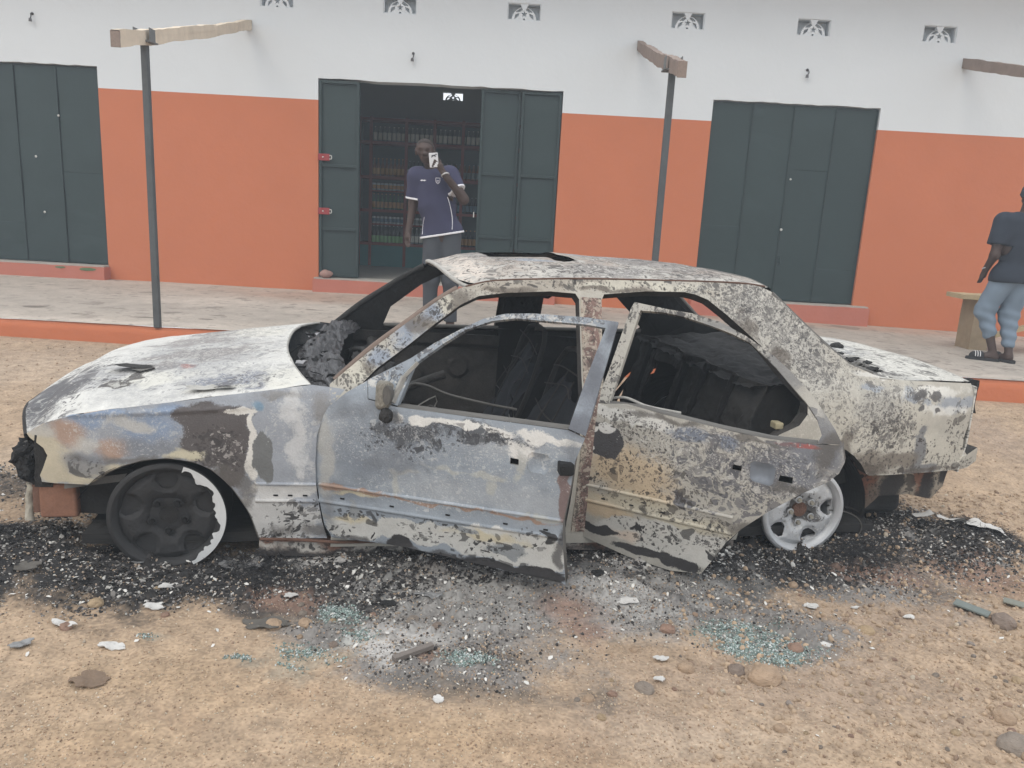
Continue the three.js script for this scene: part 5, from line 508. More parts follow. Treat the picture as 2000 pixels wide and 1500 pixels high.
// ================================================================ shelves and stock in the shop
const shelfWood = tinted(134, 62, 54, .8, .2, 8), tealPaint = tinted(58, 122, 124, .8, .08, 6);
{
  const s = group('display_shelf'); tag(s, 'tall red-brown bottle rack along the back of the open shop', 'shelf'); const Z = -13.05, D = .34;
  const boards = [[-2.64, .55, .80], [-2.64, .55, 1.335], [-2.64, .55, 1.86], [-2.64, .55, 2.40], [-2.64, .55, 2.755]];
  for (const [a, b, y] of boards) mesh('shelf_board', metreUV(bx(b - a, .045, D, (a + b) / 2, y, Z - D / 2 + .17)), shelfWood, s);
  for (const x of [-2.64, -2.455, -1.89, -1.44, -.985, -.4, .1, .55]) mesh('upright', metreUV(bx(.045, 2.34, .045, x, 1.62, Z + .172 - .0)), shelfWood, s);
  mesh('base_panel', metreUV(bx(3.2, .34, .04, -1.05, .61, Z + .15)), tealPaint, s); mesh('back_panel', metreUV(bx(3.2, 2.3, .02, -1.05, 1.62, Z - .19)), tinted(70, 84, 84, .7, .1), s);
  const bottleG = (h, r) => new THREE.LatheGeometry([[0, 0], [r, .002], [r, h * .56], [r * .8, h * .66], [r * .36, h * .78], [r * .34, h * .97], [r * .3, h], [0, h]].map(p => new THREE.Vector2(...p)), 10);
  const labG = (h, r, a, b) => new THREE.CylinderGeometry(r * 1.03, r * 1.03, h * (b - a), 10, 1, true).translate(0, h * (a + b) / 2, 0);
  const canG = new THREE.LatheGeometry([[0, 0], [.026, 0], [.03, .006], [.03, .108], [.025, .116], [0, .116]].map(p => new THREE.Vector2(...p)), 10);
  const M = { dark: mat(col(34, 44, 48), { roughness: .25 }), green: mat(col(52, 96, 66), { roughness: .25 }), amber: mat(col(110, 66, 40), { roughness: .3 }), pale: mat(col(196, 198, 190)), lime: mat(col(120, 168, 110)), tan: mat(col(168, 130, 84)), can: mat(col(186, 192, 196), { roughness: .35, metalness: .3 }), canB: mat(col(80, 110, 130), { roughness: .35 }), grey: mat(col(116, 124, 124)) };
  const bottle = (name, h, r, body, lab, la, lb, capM) => { const g = group(name); const bo = mesh('glass', bottleG(h, r), body, g); mesh('label', labG(h, r, la, lb), lab, g); mesh('cap', new THREE.CylinderGeometry(r * .36, r * .36, h * .06, 8).translate(0, h * 1.0, 0), capM, g); void bo; return g; };
  const row = (proto, label, grp, x0, x1, n, y, z) => { for (let k = 0; k < n; k++) { const o = k ? dup(proto) : proto; tag(o, label, proto.userData.category, grp); o.position.set(lerp(x0, x1, n > 1 ? k / (n - 1) : 0), y, z + rr(-.012, .012)); o.rotation.y = rnd() * 6; } };
  const P = (name, cat, ...a) => { const b = bottle(name, ...a); b.userData.category = cat; return b; }; const can = (m1, m2) => { const g = group('drink_can'); mesh('can_body', canG, m1, g); mesh('print', new THREE.CylinderGeometry(.0306, .0306, .06, 10, 1, true).translate(0, .055, 0), m2, g); g.userData.category = 'can'; return g; };
  const zf = Z + .10; row(P('bottle', 'bottle', .27, .032, M.dark, M.lime, .02, .42, M.pale), 'dark bottle with a light green label on the lowest shelf, left bay', 'dark bottles on the lowest shelf', -2.41, -1.95, 8, .824, zf);
  row(can(M.can, M.canB), 'pale drink can lined up behind the dark bottles on the lowest shelf', 'cans on the lowest shelf', -2.41, -1.95, 8, 1.13, zf - .02);
  mesh('shelf_board', metreUV(bx(.52, .02, .2, -2.18, 1.118, zf - .03)), shelfWood, s); mesh('shelf_board', metreUV(bx(.41, .02, .2, -1.665, 1.118, zf - .03)), shelfWood, s);
  row(P('bottle', 'bottle', .25, .03, M.grey, M.pale, .12, .52, M.pale), 'pale-labelled bottle on the lowest shelf behind the standing man', 'pale-labelled bottles on the lowest shelf', -1.84, -1.49, 6, .824, zf);
  row(can(M.can, M.grey), 'silver drink can on the small ledge behind the standing man', 'silver cans on the ledge', -1.84, -1.49, 6, 1.13, zf - .02);
  row(P('bottle', 'bottle', .24, .028, M.green, M.tan, .1, .5, M.tan), 'green bottle with tan label on the second shelf, left bay', 'green bottles on the second shelf', -2.41, -1.95, 8, 1.36, zf);
  row(can(M.can, M.tan), 'can with a tan print on the upper ledge of the second shelf', 'tan cans on the second shelf', -2.41, -1.95, 8, 1.66, zf - .02); mesh('shelf_board', metreUV(bx(.52, .02, .2, -2.18, 1.648, zf - .03)), shelfWood, s);
  row(P('bottle', 'bottle', .27, .03, M.amber, M.tan, .1, .46, M.tan), 'amber bottle with tan label on the third shelf, left bay', 'amber bottles on the third shelf', -2.41, -1.95, 8, 1.885, zf);
  row(P('bottle', 'bottle', .25, .03, M.dark, M.pale, .1, .5, M.grey), 'dark bottle with a pale label on the third shelf, middle bay', 'dark bottles on the third shelf', -1.84, -1.49, 6, 1.885, zf);
  row(P('bottle', 'bottle', .24, .03, M.amber, M.grey, .1, .5, M.grey), 'brown bottle with grey label on the third shelf, right bay', 'brown bottles on the third shelf', -1.38, -.66, 11, 1.885, zf);
  row(P('bottle', 'bottle', .22, .03, M.grey, M.pale, .08, .6, M.pale), 'grey bottle with pale label on the top shelf of the rack', 'grey bottles on the top shelf', -2.40, -.68, 24, 2.425, zf);
  row(P('bottle', 'bottle', .26, .032, M.dark, M.tan, .1, .5, M.tan), 'dark bottle with tan label on the lowest shelf, right bay', 'dark bottles in the right bay', -1.36, -.68, 11, .824, zf);
  row(P('bottle', 'bottle', .25, .03, M.dark, M.canB, .1, .5, M.grey), 'dark bottle with blue label on the second shelf, right bay', 'blue-labelled bottles in the right bay', -1.36, -.68, 11, 1.36, zf);
}

// ================================================================ bench by the wall
{
  const b = group('bench'); tag(b, 'rough wooden bench on thick slab legs behind the man at the right', 'bench'); b.position.set(5.0, verY(5, -8.7), -8.7); const w = tinted(196, 176, 140, .8, .25, 9), w2 = tinted(176, 156, 128, .75, .25, 9);
  mesh('seat', metreUV(lumpy(new THREE.BoxGeometry(1.9, .05, .34, 30, 1, 5).translate(.83, .585, 0), .008, 5)), w, b);
  for (const x of [.16, 1.1]) mesh('leg', metreUV(lumpy(new THREE.BoxGeometry(.20, .56, .28, 4, 8, 4).translate(x, .28, 0), .012, 5, x)), w2, b);
  mesh('brace', metreUV(bar([.30, .18, .16], [1.3, .50, .16], .06, .05)), w, b);
  const st = mesh('door_stone', lumpy(new THREE.IcosahedronGeometry(.075, 3).scale(1.15, .7, .9), .02, 9).translate(-2.52, .50, WZ + .10), mat(col(168, 134, 124, .8))); tag(st, 'pinkish stone propped against the open green door leaf', 'stone');
}

// ================================================================ people
const smin = (a, b, k) => { const h = clamp(.5 + .5 * (b - a) / k); return lerp(b, a, h) - k * h * (1 - h); };
function bone(p, B) { const fz = B[4] || 1, ax = B[0][0], ay = B[0][1], az = B[0][2], bx_ = B[1][0] - ax, by_ = B[1][1] - ay, bz = (B[1][2] - az) * fz, px = p[0] - ax, py = p[1] - ay, pz = (p[2] - az) * fz, l = bx_ * bx_ + by_ * by_ + bz * bz || 1e-9, t = clamp((px * bx_ + py * by_ + pz * bz) / l); return Math.hypot(px - bx_ * t, py - by_ * t, pz - bz * t) - lerp(B[2], B[3], t); }
const sdfOf = (bones, k = .03, grow = 0) => p => { let d = 9; for (const B of bones) { const q = bone(p, B); d = d > 8 ? q : smin(d, q, k); } return d - grow; };
function nets(f, mn, mx, h) { // surface nets
  const n = [0, 1, 2].map(i => Math.ceil((mx[i] - mn[i]) / h) + 1), F = new Float32Array(n[0] * n[1] * n[2]), id = (i, j, k) => (k * n[1] + j) * n[0] + i;
  for (let k = 0; k < n[2]; k++) for (let j = 0; j < n[1]; j++) for (let i = 0; i < n[0]; i++) F[id(i, j, k)] = f([mn[0] + i * h, mn[1] + j * h, mn[2] + k * h]);
  const VI = new Int32Array(F.length).fill(-1), pos = [], idx = [];
  for (let k = 0; k < n[2] - 1; k++) for (let j = 0; j < n[1] - 1; j++) for (let i = 0; i < n[0] - 1; i++) {
    let c = 0, sx = 0, sy = 0, sz = 0, m = 0; const v = []; for (let q = 0; q < 8; q++) { const w = F[id(i + (q & 1), j + (q >> 1 & 1), k + (q >> 2))]; v.push(w); if (w < 0) m++; } if (!m || m === 8) continue;
    for (const [a, b] of [[0, 1], [2, 3], [4, 5], [6, 7], [0, 2], [1, 3], [4, 6], [5, 7], [0, 4], [1, 5], [2, 6], [3, 7]]) if ((v[a] < 0) !== (v[b] < 0)) { const t = v[a] / (v[a] - v[b]); sx += lerp(a & 1, b & 1, t); sy += lerp(a >> 1 & 1, b >> 1 & 1, t); sz += lerp(a >> 2, b >> 2, t); c++; }
    VI[id(i, j, k)] = pos.length / 3; pos.push(mn[0] + (i + sx / c) * h, mn[1] + (j + sy / c) * h, mn[2] + (k + sz / c) * h);
  }
  const quad = (a, b, c, d, s) => { if (a < 0 || b < 0 || c < 0 || d < 0) return; s ? idx.push(a, b, c, a, c, d) : idx.push(a, c, b, a, d, c); };
  for (let k = 1; k < n[2] - 1; k++) for (let j = 1; j < n[1] - 1; j++) for (let i = 1; i < n[0] - 1; i++) { const a = F[id(i, j, k)] < 0; if (a !== F[id(i + 1, j, k)] < 0) quad(VI[id(i, j - 1, k - 1)], VI[id(i, j, k - 1)], VI[id(i, j, k)], VI[id(i, j - 1, k)], a); if (a !== F[id(i, j + 1, k)] < 0) quad(VI[id(i - 1, j, k - 1)], VI[id(i - 1, j, k)], VI[id(i, j, k)], VI[id(i, j, k - 1)], a); if (a !== F[id(i, j, k + 1)] < 0) quad(VI[id(i - 1, j - 1, k)], VI[id(i, j - 1, k)], VI[id(i, j, k)], VI[id(i - 1, j, k)], a); }
  const g = new THREE.BufferGeometry(); g.setAttribute('position', new THREE.Float32BufferAttribute(pos, 3)); g.setIndex(idx); g.computeVertexNormals(); return g;
}
const skinM = tinted(70, 51, 43, .78, .12, 6, { roughness: .6 }), hairM = mat(col(30, 27, 26)), clothB = noiseMap(256, (u, v) => { const n = 255 * clamp(.5 + (tileNoise(u, v, 9, 4) - .5) * 1.3); return [n, n, n]; }, false);
const cloth = (r, g, b, k = .9) => tinted(r, g, b, k, .12, 9, { bumpMap: clothB, bumpScale: .01 });
const fold = (p, a, f) => a * (vn(p[0] * f + 3, p[1] * f * .8 + p[2] * f) + vn(p[2] * f * 1.2, p[1] * f + 9) - 1);
function finger(base, dir, curl, len, r = .0085) { const out = []; let p = base, d = V(...dir).normalize(); const c = V(...curl); for (let k = 0; k < 3; k++) { const q = [p[0] + d.x * len[k], p[1] + d.y * len[k], p[2] + d.z * len[k]]; out.push([p, q, r * (1 - k * .1), r * (.92 - k * .1)]); p = q; d = d.addScaledVector(c, 1).normalize(); } return out; }
const partOf = (list, k, mn, mx, h) => nets(sdfOf(list, k), mn, mx, h);
function headBones(c, tilt = [0, 0]) { const o = (x, y, z) => [c[0] + x + tilt[0] * y, c[1] + y, c[2] + z + tilt[1] * y]; return [[o(0, .035, -.025), o(0, .03, .01), .082, .078], [o(0, -.03, .025), o(0, -.055, .045), .06, .048], [o(0, -.075, .06), o(0, -.082, .066), .028, .022], [o(0, .02, .088), o(0, -.02, .106), .010, .015], [o(-.012, -.022, .096), o(.012, -.022, .096), .010, .010], [o(-.03, .028, .078), o(.03, .028, .078), .014, .014], [o(-.018, -.05, .090), o(.018, -.05, .090), .009, .009], [o(-.016, -.058, .087), o(.016, -.058, .087), .009, .009], [o(-.085, .012, -.012), o(-.088, -.025, -.008), .012, .009], [o(.085, .012, -.012), o(.088, -.025, -.008), .012, .009], [o(-.045, -.01, .058), o(-.03, -.015, .07), .022, .018], [o(.045, -.01, .058), o(.03, -.015, .07), .022, .018]]; }
{ // ---- man photographing with his telephone
  const g = group('person'); tag(g, 'man in a navy shirt with white trim holding a telephone to his face', 'person'); g.position.set(-.77, verY(-.77, -7.4), -7.4);
  const hx = .04, torso = [[[hx - .055, .90, 0], [hx + .055, .90, 0], .112, .112, 1.25], [[hx, .92, 0], [-.03, 1.15, .01], .125, .125, 1.35], [[-.10, 1.18, 0], [-.145, 1.36, -.01], .085, .09, 1.2], [[.05, 1.18, 0], [.03, 1.37, -.01], .085, .09, 1.2], [[-.06, 1.2, .02], [-.06, 1.38, .02], .11, .11, 1.3], [[-.20, 1.425, -.01], [.075, 1.445, -.01], .06, .06]];
  const neck = [[-.065, 1.45, -.015], [-.105, 1.56, .015], .056, .050], head = headBones([-.135, 1.640, .045], [-.16, .22]);
  const armR = [[[-.225, 1.42, -.005], [-.245, 1.17, -.03], .052, .042], [[-.245, 1.17, -.03], [-.272, .93, .045], .042, .028]], armL = [[[.10, 1.44, -.005], [.235, 1.235, .09], .052, .043], [[.235, 1.235, .09], [.055, 1.455, .20], .043, .028]];
  const handR = [[[-.273, .925, .047], [-.276, .865, .065], .026, .030], [[-.262, .90, .06], [-.262, .86, .075], .02, .02], ...[0, 1, 2, 3].flatMap(k => finger([-.294 + k * .013, .862 - (k === 1 || k === 2 ? .006 : 0), .060 + k * .008], [.05, -1, .15], [.10, .0, .22], [.036, .026, .02])), ...finger([-.258, .892, .085], [.2, -.8, .5], [-.05, -.1, .1], [.03, .025, .018], .0095)];
  const handL = [[[.05, 1.46, .20], [.015, 1.515, .205], .026, .031], [[.028, 1.50, .195], [-.004, 1.53, .20], .024, .026], ...[0, 1, 2, 3].flatMap(k => finger([.004 - k * .006, 1.53 + .016 - k * .015, .222], [-.75, .35 - k * .05, .25], [-.15, .1, -.55], [.034, .026, .02])), ...finger([.028, 1.53, .19], [-.3, .8, -.1], [-.5, .2, .1], [.032, .026, .02], .0095)];
  const leg = s => [[[hx + s * .075, .88, 0], [hx + s * .095, .48, .02], .088, .062], [[hx + s * .095, .48, .02], [hx + s * .10, .09, -.02], .058, .038], [[hx + s * .10, .05, -.03], [hx + s * .12, .035, .13], .040, .032]];
  const bodyB = [...torso, neck, ...armR, ...armL, ...leg(1), ...leg(-1)];
  mesh('body', merged([partOf(bodyB, .03, [-.36, -.02, -.2], [.36, 1.62, .30], .012), partOf([neck, ...head], .022, [-.27, 1.46, -.14], [.01, 1.82, .22], .005), partOf([armR[1], ...handR].map((b, i) => i ? b : [[-.268, .96, .035], b[1], .031, .028]), .008, [-.34, .74, -.0], [-.2, .97, .16], .004), partOf([[[.09, 1.41, .18], [.055, 1.455, .20], .033, .028], ...handL], .008, [-.11, 1.37, .12], [.14, 1.62, .30], .004)]), skinM, g);
  const hf = sdfOf(head, .022, .003); mesh('hair', nets(p => Math.max(hf(p), -(p[1] - 1.672 + (p[2] - .05) * -.62)), [-.27, 1.55, -.16], [.0, 1.84, .2], .005), mat(col(46, 37, 33)), g);
  const up = t => B => [B[0], [lerp(B[0][0], B[1][0], t), lerp(B[0][1], B[1][1], t), lerp(B[0][2], B[1][2], t)], B[2] + .003, B[3] + .006]; const sl = [up(.8)(armR[0]), up(.6)(armL[0])];
  const hem = x => .872 + (x + .1) * .2, base = sdfOf([...torso, ...sl], .045, .022), cutS = (p, B) => { const d = V(...B[1]).sub(V(...B[0])).normalize(); return (p[0] - B[1][0]) * d.x + (p[1] - B[1][1]) * d.y + (p[2] - B[1][2]) * d.z; };
  const skirt = sdfOf([[[hx - .06, .86, 0], [hx + .065, .90, 0], .135, .135, 1.2], [[hx, .95, 0], [-.02, 1.2, .0], .14, .14, 1.3]], .05, .008); const nk = p => .068 - Math.hypot(p[0] + .085, (p[1] - 1.535) * .9, p[2] - .02);
  const shirtF = p => { let d = smin(base(p), skirt(p), .04) + fold(p, .009, 12); d = Math.max(d, hem(p[0]) - p[1], nk(p)); for (const B of sl) { const c = cutS(p, B); if (c > 0 && Math.hypot(p[0] - B[1][0], p[1] - B[1][1], p[2] - B[1][2]) < .12) d = Math.max(d, c); } return d; };
  mesh('shirt', nets(shirtF, [-.36, .82, -.22], [.36, 1.54, .24], .009), cloth(60, 60, 88, .8), g);
  const trim = mat(col(222, 222, 226)), band = (f, mn, mx) => nets(f, mn, mx, .006);
  mesh('hem_trim', band(p => Math.max(shirtF(p) - .003, p[1] - hem(p[0]) - .017), [-.2, .83, -.2], [.27, .98, .22]), trim, g);
  sl.forEach((B, i) => mesh('sleeve_trim', band(p => { const c = cutS(p, B); return Math.max(shirtF(p) - .003, -.016 - c, Math.hypot(p[0] - B[1][0], p[1] - B[1][1], p[2] - B[1][2]) - .105); }, B[1].map(v => v - .12), B[1].map(v => v + .12)), trim, g));
  const zAt = (x, y) => { for (let z = .3; z > -.2; z -= .002) if (shirtF([x, y, z]) < 0) return z; return 0; };
  for (const pts of [[[.085, 1.25], [.115, 1.16], [.135, 1.06], [.14, .96]], [[-.125, 1.06], [-.14, .98], [-.14, .9]]]) mesh('side_piping', tube(pts.map(([x, y]) => [x, y, zAt(x, y) + .001]), .0035, 20, 5), trim, g);
  const plate = (pts, cx, cy, m, off, name, par) => { const z = Math.max(...pts.map(p => zAt(cx + p[0], cy + p[1]))) + off; return mesh(name, new THREE.ExtrudeGeometry(shapeOf(pts), { depth: .002, bevelEnabled: false }).translate(cx, cy, z), m, par || g); };
  const sh = [[-.021, .026], [.021, .026], [.022, 0], [.016, -.018], [0, -.03], [-.016, -.018], [-.022, 0]], cr = plate(sh, -.005, 1.39, trim, .002, 'crest'); const dk = mat(col(60, 62, 96)); plate(sh.map(p => [p[0] * .78, p[1] * .8]), -.005, 1.39, dk, .0045, 'crest_field', cr); for (const y of [.012, 0, -.012]) plate([[-.012, y - .002], [.012, y - .002], [.012, y + .003], [-.012, y + .003]], -.005, 1.39, trim, .007, 'crest_mark', cr);
  for (const s of [-1, 1]) plate([[s * .012 - .018, 0], [s * .012, .008], [s * .012 + .018, .004], [s * .012, -.006]], -.14, 1.385, trim, .003, 'chest_logo');
  const tr = B => [B[0], B[1], B[2] + .014, B[3] + .026], lf = sdfOf([...leg(1).slice(0, 2).map(tr), ...leg(-1).slice(0, 2).map(tr), [[hx - .055, .92, 0], [hx + .055, .92, 0], .116, .116, 1.25]], .025); mesh('trousers', nets(p => Math.max(lf(p) + fold(p, .004, 16), .085 - p[1], p[1] - .99), [-.3, .05, -.2], [.36, 1.02, .2], .01), cloth(74, 78, 84, .8), g);
  for (const s of [1, -1]) mesh('shoe', nets(sdfOf([[[hx + s * .10, .035, -.05], [hx + s * .122, .03, .15], .046, .040]], .01), [hx - .2, -.03, -.13], [hx + .2, .1, .22], .008), hairM, g);
  mesh('wrist_watch', new THREE.TorusGeometry(.033, .008, 6, 20).rotateX(1.2).rotateZ(.4).translate(.068, 1.44, .195), mat(col(190, 190, 190), { metalness: .6, roughness: .3 }), g);
  const ph = group('telephone'); tag(ph, 'white telephone held up by the man in the navy shirt', 'telephone'); ph.position.copy(g.position).add(V(-.035, 1.562, .232)); ph.rotation.set(0, .15, .12);
  mesh('case', new RoundedBoxGeometry(.080, .125, .010, 3, .005), mat(col(206, 206, 208), { roughness: .4 }), ph); mesh('camera_lens', new THREE.CylinderGeometry(.006, .006, .003, 12).rotateX(Math.PI / 2).translate(.024, .048, .006), hairM, ph); mesh('case_print', new THREE.ExtrudeGeometry(shapeOf([[-.02, -.01], [.0, .004], [.022, -.004], [.016, .016], [-.016, .014]]), { depth: .001, bevelEnabled: false }).translate(0, .03, .0052), mat(col(70, 70, 74)), ph);
}
{ // ---- man walking off at the right
  const g = group('person'); tag(g, 'man in dark shirt and rolled jeans seen from behind at the right edge', 'person'); g.position.set(4.95, verY(4.95, -7.85), -7.85);
  const torso = [[[-.07, .86, 0], [.09, .86, 0], .115, .115, 1.2], [[0, .9, 0], [0, 1.12, -.01], .13, .135, 1.35], [[-.09, 1.12, 0], [-.13, 1.32, 0], .09, .095, 1.2], [[.09, 1.12, 0], [.13, 1.32, 0], .09, .095, 1.2], [[0, 1.15, 0], [0, 1.36, 0], .12, .12, 1.3], [[-.17, 1.40, 0], [.17, 1.40, 0], .062, .062]];
  const neck = [[0, 1.43, .01], [.02, 1.56, .0], .058, .054], hb = headBones([0, 0, 0]).map(B => [[-B[0][0] + .03, B[0][1] + 1.66, -B[0][2]], [-B[1][0] + .03, B[1][1] + 1.66, -B[1][2]], B[2], B[3]]);
  const armA = [[[-.20, 1.39, 0], [-.245, 1.06, .04], .054, .044], [[-.245, 1.06, .04], [-.25, .91, -.06], .042, .03]], armB = [[[.20, 1.39, 0], [.26, 1.08, .0], .054, .044], [[.26, 1.08, 0], [.25, .86, -.06], .042, .03]];
  const hand = s => [[[s * .25, .91, -.06], [s * .25, .85, -.085], .028, .030], ...[0, 1, 2, 3].flatMap(k => finger([s * .255 + (k - 1.5) * .012, .845, -.085 - k * .004], [0, -1, -.3], [0, .05, -.25], [.034, .024, .02])), ...finger([s * .235, .88, -.10], [-s * .2, -.7, -.6], [0, -.1, -.1], [.03, .024, .018], .0095)];
  const lA = [[[-.085, .84, 0], [-.17, .50, -.08], .092, .064], [[-.17, .50, -.08], [-.075, .10, .02], .056, .036], [[-.07, .055, .025], [-.24, .035, -.03], .040, .028], [[-.06, .045, .03], [-.05, .04, .035], .036, .034]], lB = [[[.085, .84, 0], [.06, .47, -.05], .092, .064], [[.06, .47, -.05], [.065, .085, .06], .056, .036], [[.068, .05, .07], [.0, .032, -.12], .040, .030]];
  mesh('body', merged([partOf([...torso, neck, ...armA, ...armB, ...lA, ...lB], .03, [-.36, -.01, -.24], [.38, 1.6, .22], .012), partOf([neck, ...hb], .022, [-.11, 1.45, -.2], [.17, 1.82, .16], .006), ...[-1, 1].map(s => partOf(hand(s), .008, [s * .25 - .08, .70, -.2], [s * .25 + .08, .96, .0], .005))]), skinM, g);
  const hf = sdfOf(hb, .022, .008); mesh('cap', nets(p => Math.max(hf(p), 1.635 - p[1] - (p[2] + .0) * .2), [-.1, 1.55, -.2], [.17, 1.84, .16], .007), mat(col(48, 56, 66)), g);
  const sl = [armA, armB].map(a => [a[0][0], [0, 1, 2].map(i => lerp(a[0][0][i], a[0][1][i], .68)), .066, .066]), base = sdfOf([...torso, ...sl, [[-.06, .84, 0], [.08, .84, 0], .14, .14, 1.2]], .045, .022);
  mesh('shirt', nets(p => { let d = base(p) + fold(p, .010, 11); d = Math.max(d, .80 - p[1], .075 - Math.hypot(p[0], p[1] - 1.52, p[2])); for (const B of sl) { const e = V(...B[1]).sub(V(...B[0])).normalize(), c = (p[0] - B[1][0]) * e.x + (p[1] - B[1][1]) * e.y + (p[2] - B[1][2]) * e.z; if (c > 0 && Math.hypot(p[0] - B[1][0], p[1] - B[1][1], p[2] - B[1][2]) < .13) d = Math.max(d, c); } return d; }, [-.38, .76, -.22], [.38, 1.5, .22], .010), cloth(40, 48, 62, .8), g);
  const pa = (L, cuff) => { const f = sdfOf([[L[0][0], L[0][1], .112, .095], [L[1][0], [0, 1, 2].map(i => lerp(L[1][0][i], L[1][1][i], cuff)), .088, .062]], .03); return p => f(p); }, fA = pa(lA, .55), fB = pa(lB, .72), hp = sdfOf([[[-.07, .86, 0], [.09, .86, 0], .128, .128, 1.2]], .02);
  const bag = p => .012 * Math.sin(p[1] * 60 + p[0] * 14) * sstep(.62, .45, p[1]); mesh('jeans', nets(p => Math.max(smin(smin(fA(p), fB(p), .02), hp(p), .04) + fold(p, .007, 14) + bag(p) * .5, p[1] - .95), [-.34, .12, -.24], [.3, .98, .2], .010), cloth(122, 138, 154, .85), g);
  const sole = mat(col(40, 40, 42)), wh = mat(col(226, 226, 226)); for (const L of [lA, lB]) { const a = L[2][0], b = L[2][1], A = [a[0], .012, a[2]], e = V(b[0] - a[0], 0, b[2] - a[2]).normalize(), B = [b[0] + e.x * .02, .012, b[2] + e.z * .02]; const so = mesh('slide_sandal', nets(sdfOf([[[A[0] - e.x * .03, .012, A[2] - e.z * .03], B, .042, .046]].map(q => [...q, 1]), .01), [-.4, -.03, -.25], [.25, .028, .2], .007), sole, g); const c = [lerp(A[0], B[0], .72), 0, lerp(A[2], B[2], .72)], st = sdfOf([[[c[0] - e.x * .025, .045, c[2] - e.z * .025], [c[0] + e.x * .025, .04, c[2] + e.z * .025], .050, .046]], .01); mesh('strap', nets(p => Math.max(st(p), .0 - p[1]), [c[0] - .12, -.005, c[2] - .12], [c[0] + .12, .12, c[2] + .12], .006), sole, so); for (const k of [-1, 0, 1]) { const q = [c[0] + e.x * k * .022, 0, c[2] + e.z * k * .022]; mesh('stripe', new THREE.TorusGeometry(.0505, .0035, 5, 20, Math.PI).rotateY(Math.atan2(e.x, e.z)).translate(q[0], .043, q[2]), wh, so); } }
  mesh('wristband', new THREE.TorusGeometry(.034, .006, 6, 18).rotateX(1.2).translate(-.25, .925, -.05), mat(col(180, 184, 190)), g);
}

// ================================================================ debris on the ground
const inside = (L, x, z) => clamp(maskAt(L[6], x, z) * 1.6 + .35 + (fbm(x * 4, z * 4, 4) - .5) * 1.6);
const flakeG = (seed, n = 7) => { const r = mulberry(seed), pts = [[0, .25, 0]], idx = []; for (let i = 0; i < n; i++) { const a = i / n * 6.2832, q = .6 + r() * .6; pts.push([q * Math.cos(a), (r() - .5) * .5, q * .7 * Math.sin(a)]); } for (let i = 0; i < n; i++) idx.push(0, 1 + (i + 1) % n, 1 + i); const g = new THREE.BufferGeometry(); g.setAttribute('position', new THREE.Float32BufferAttribute(pts.flat(), 3)); g.setIndex(idx); g.computeVertexNormals(); return g; };
const stoneG = (seed, d = 1) => { const g = new THREE.IcosahedronGeometry(1, d), r = mulberry(seed), p = g.attributes.position, ox = r() * 50; for (let i = 0; i < p.count; i++) { const x = p.getX(i), y = p.getY(i), z = p.getZ(i), k = .72 + .6 * fbm(x * 1.3 + ox, y * 1.3 + z * 1.7 + 9, 3); p.setXYZ(i, x * k, y * k * .68, z * k * .85); } g.computeVertexNormals(); return g; };
function scatter(name, label, geo, m, N, size, pick, colour, lift = .25, tilt = .5) {
  const I = new THREE.InstancedMesh(geo, m, N), M4 = new THREE.Matrix4(), Q = new THREE.Quaternion(), E = new THREE.Euler(), S3 = V(1, 1, 1); let n = 0, guard = 0;
  while (n < N && guard++ < N * 60) { const q = pick(); if (!q) continue; const [x, z] = q, s = size(x, z); E.set((rnd() - .5) * tilt * 2, rnd() * 6.28, (rnd() - .5) * tilt * 2); Q.setFromEuler(E); S3.set(s, s * rr(.7, 1.2), s * rr(.7, 1.2)); M4.compose(V(x, groundY(x, z) + s * lift, z), Q, S3); I.setMatrixAt(n, M4); I.setColorAt(n, colour(x, z)); n++; }
  I.count = n; I.name = uniq(name); I.userData = { kind: 'stuff', label }; I.castShadow = I.receiveShadow = true; scene.add(I); return I;
}
const pickIn = (L, x0, x1, z0, z1, pw = 1) => () => { const x = rr(x0, x1), z = rr(z0, z1); return rnd() < Math.pow(inside(L, x, z), pw) ? [x, z] : null; };
const pickBoth = () => { const x = rr(-2.6, 3.0), z = rr(-4.6, -1.9), w = Math.max(inside(BLK, x, z), inside(ASH, x, z) * .72); return rnd() < w * w * (.3 + 1.2 * vn(x * 7, z * 7)) ? [x, z] : null; };
const wm = new THREE.MeshStandardMaterial({ color: 0xffffff, roughness: .9, side: THREE.DoubleSide }), pw2 = (a, b, p) => a + (b - a) * Math.pow(rnd(), p);
const C = (r, g, b, k = .8, v = .25) => { const m = k * (1 - v + 2 * v * rnd()); return col(r, g, b, m); };
const soft = (x, z) => { const b = inside(BLK, x, z), a = inside(ASH, x, z); return Math.max(b, a * .55); };
const pickB = () => { const x = rr(-2.6, 3.0), z = rr(-4.6, -1.9), w = soft(x, z); return rnd() < w * w * (.35 + 1.1 * vn(x * 9, z * 9)) ? [x, z] : null; };
scatter('char_debris', 'black and grey charred flakes heaped round the car', flakeG(3), wm, 56000, (x, z) => pw2(.0025, .005 + .011 * inside(BLK, x, z), 3.2), pickB, (x, z) => { const b = inside(BLK, x, z), q = rnd(); return q < .68 * b + .12 ? C(54, 52, 52, .8, .4) : q < .93 ? C(126, 122, 118, .7, .4) : C(190, 188, 182, .72); }, .3, .6);
scatter('char_crumbs', 'fine burnt crumbs spread through the ash', stoneG(5, 0), wm, 42000, () => pw2(.002, .007, 2.5), pickBoth, (x, z) => { const q = rnd(), b = inside(BLK, x, z); return q < .3 + .35 * b ? C(66, 63, 62, .8, .4) : q < .8 ? C(156, 151, 147, .72, .3) : q < .90 ? C(178, 160, 142, .66, .3) : C(196, 194, 188); }, .3, 3);
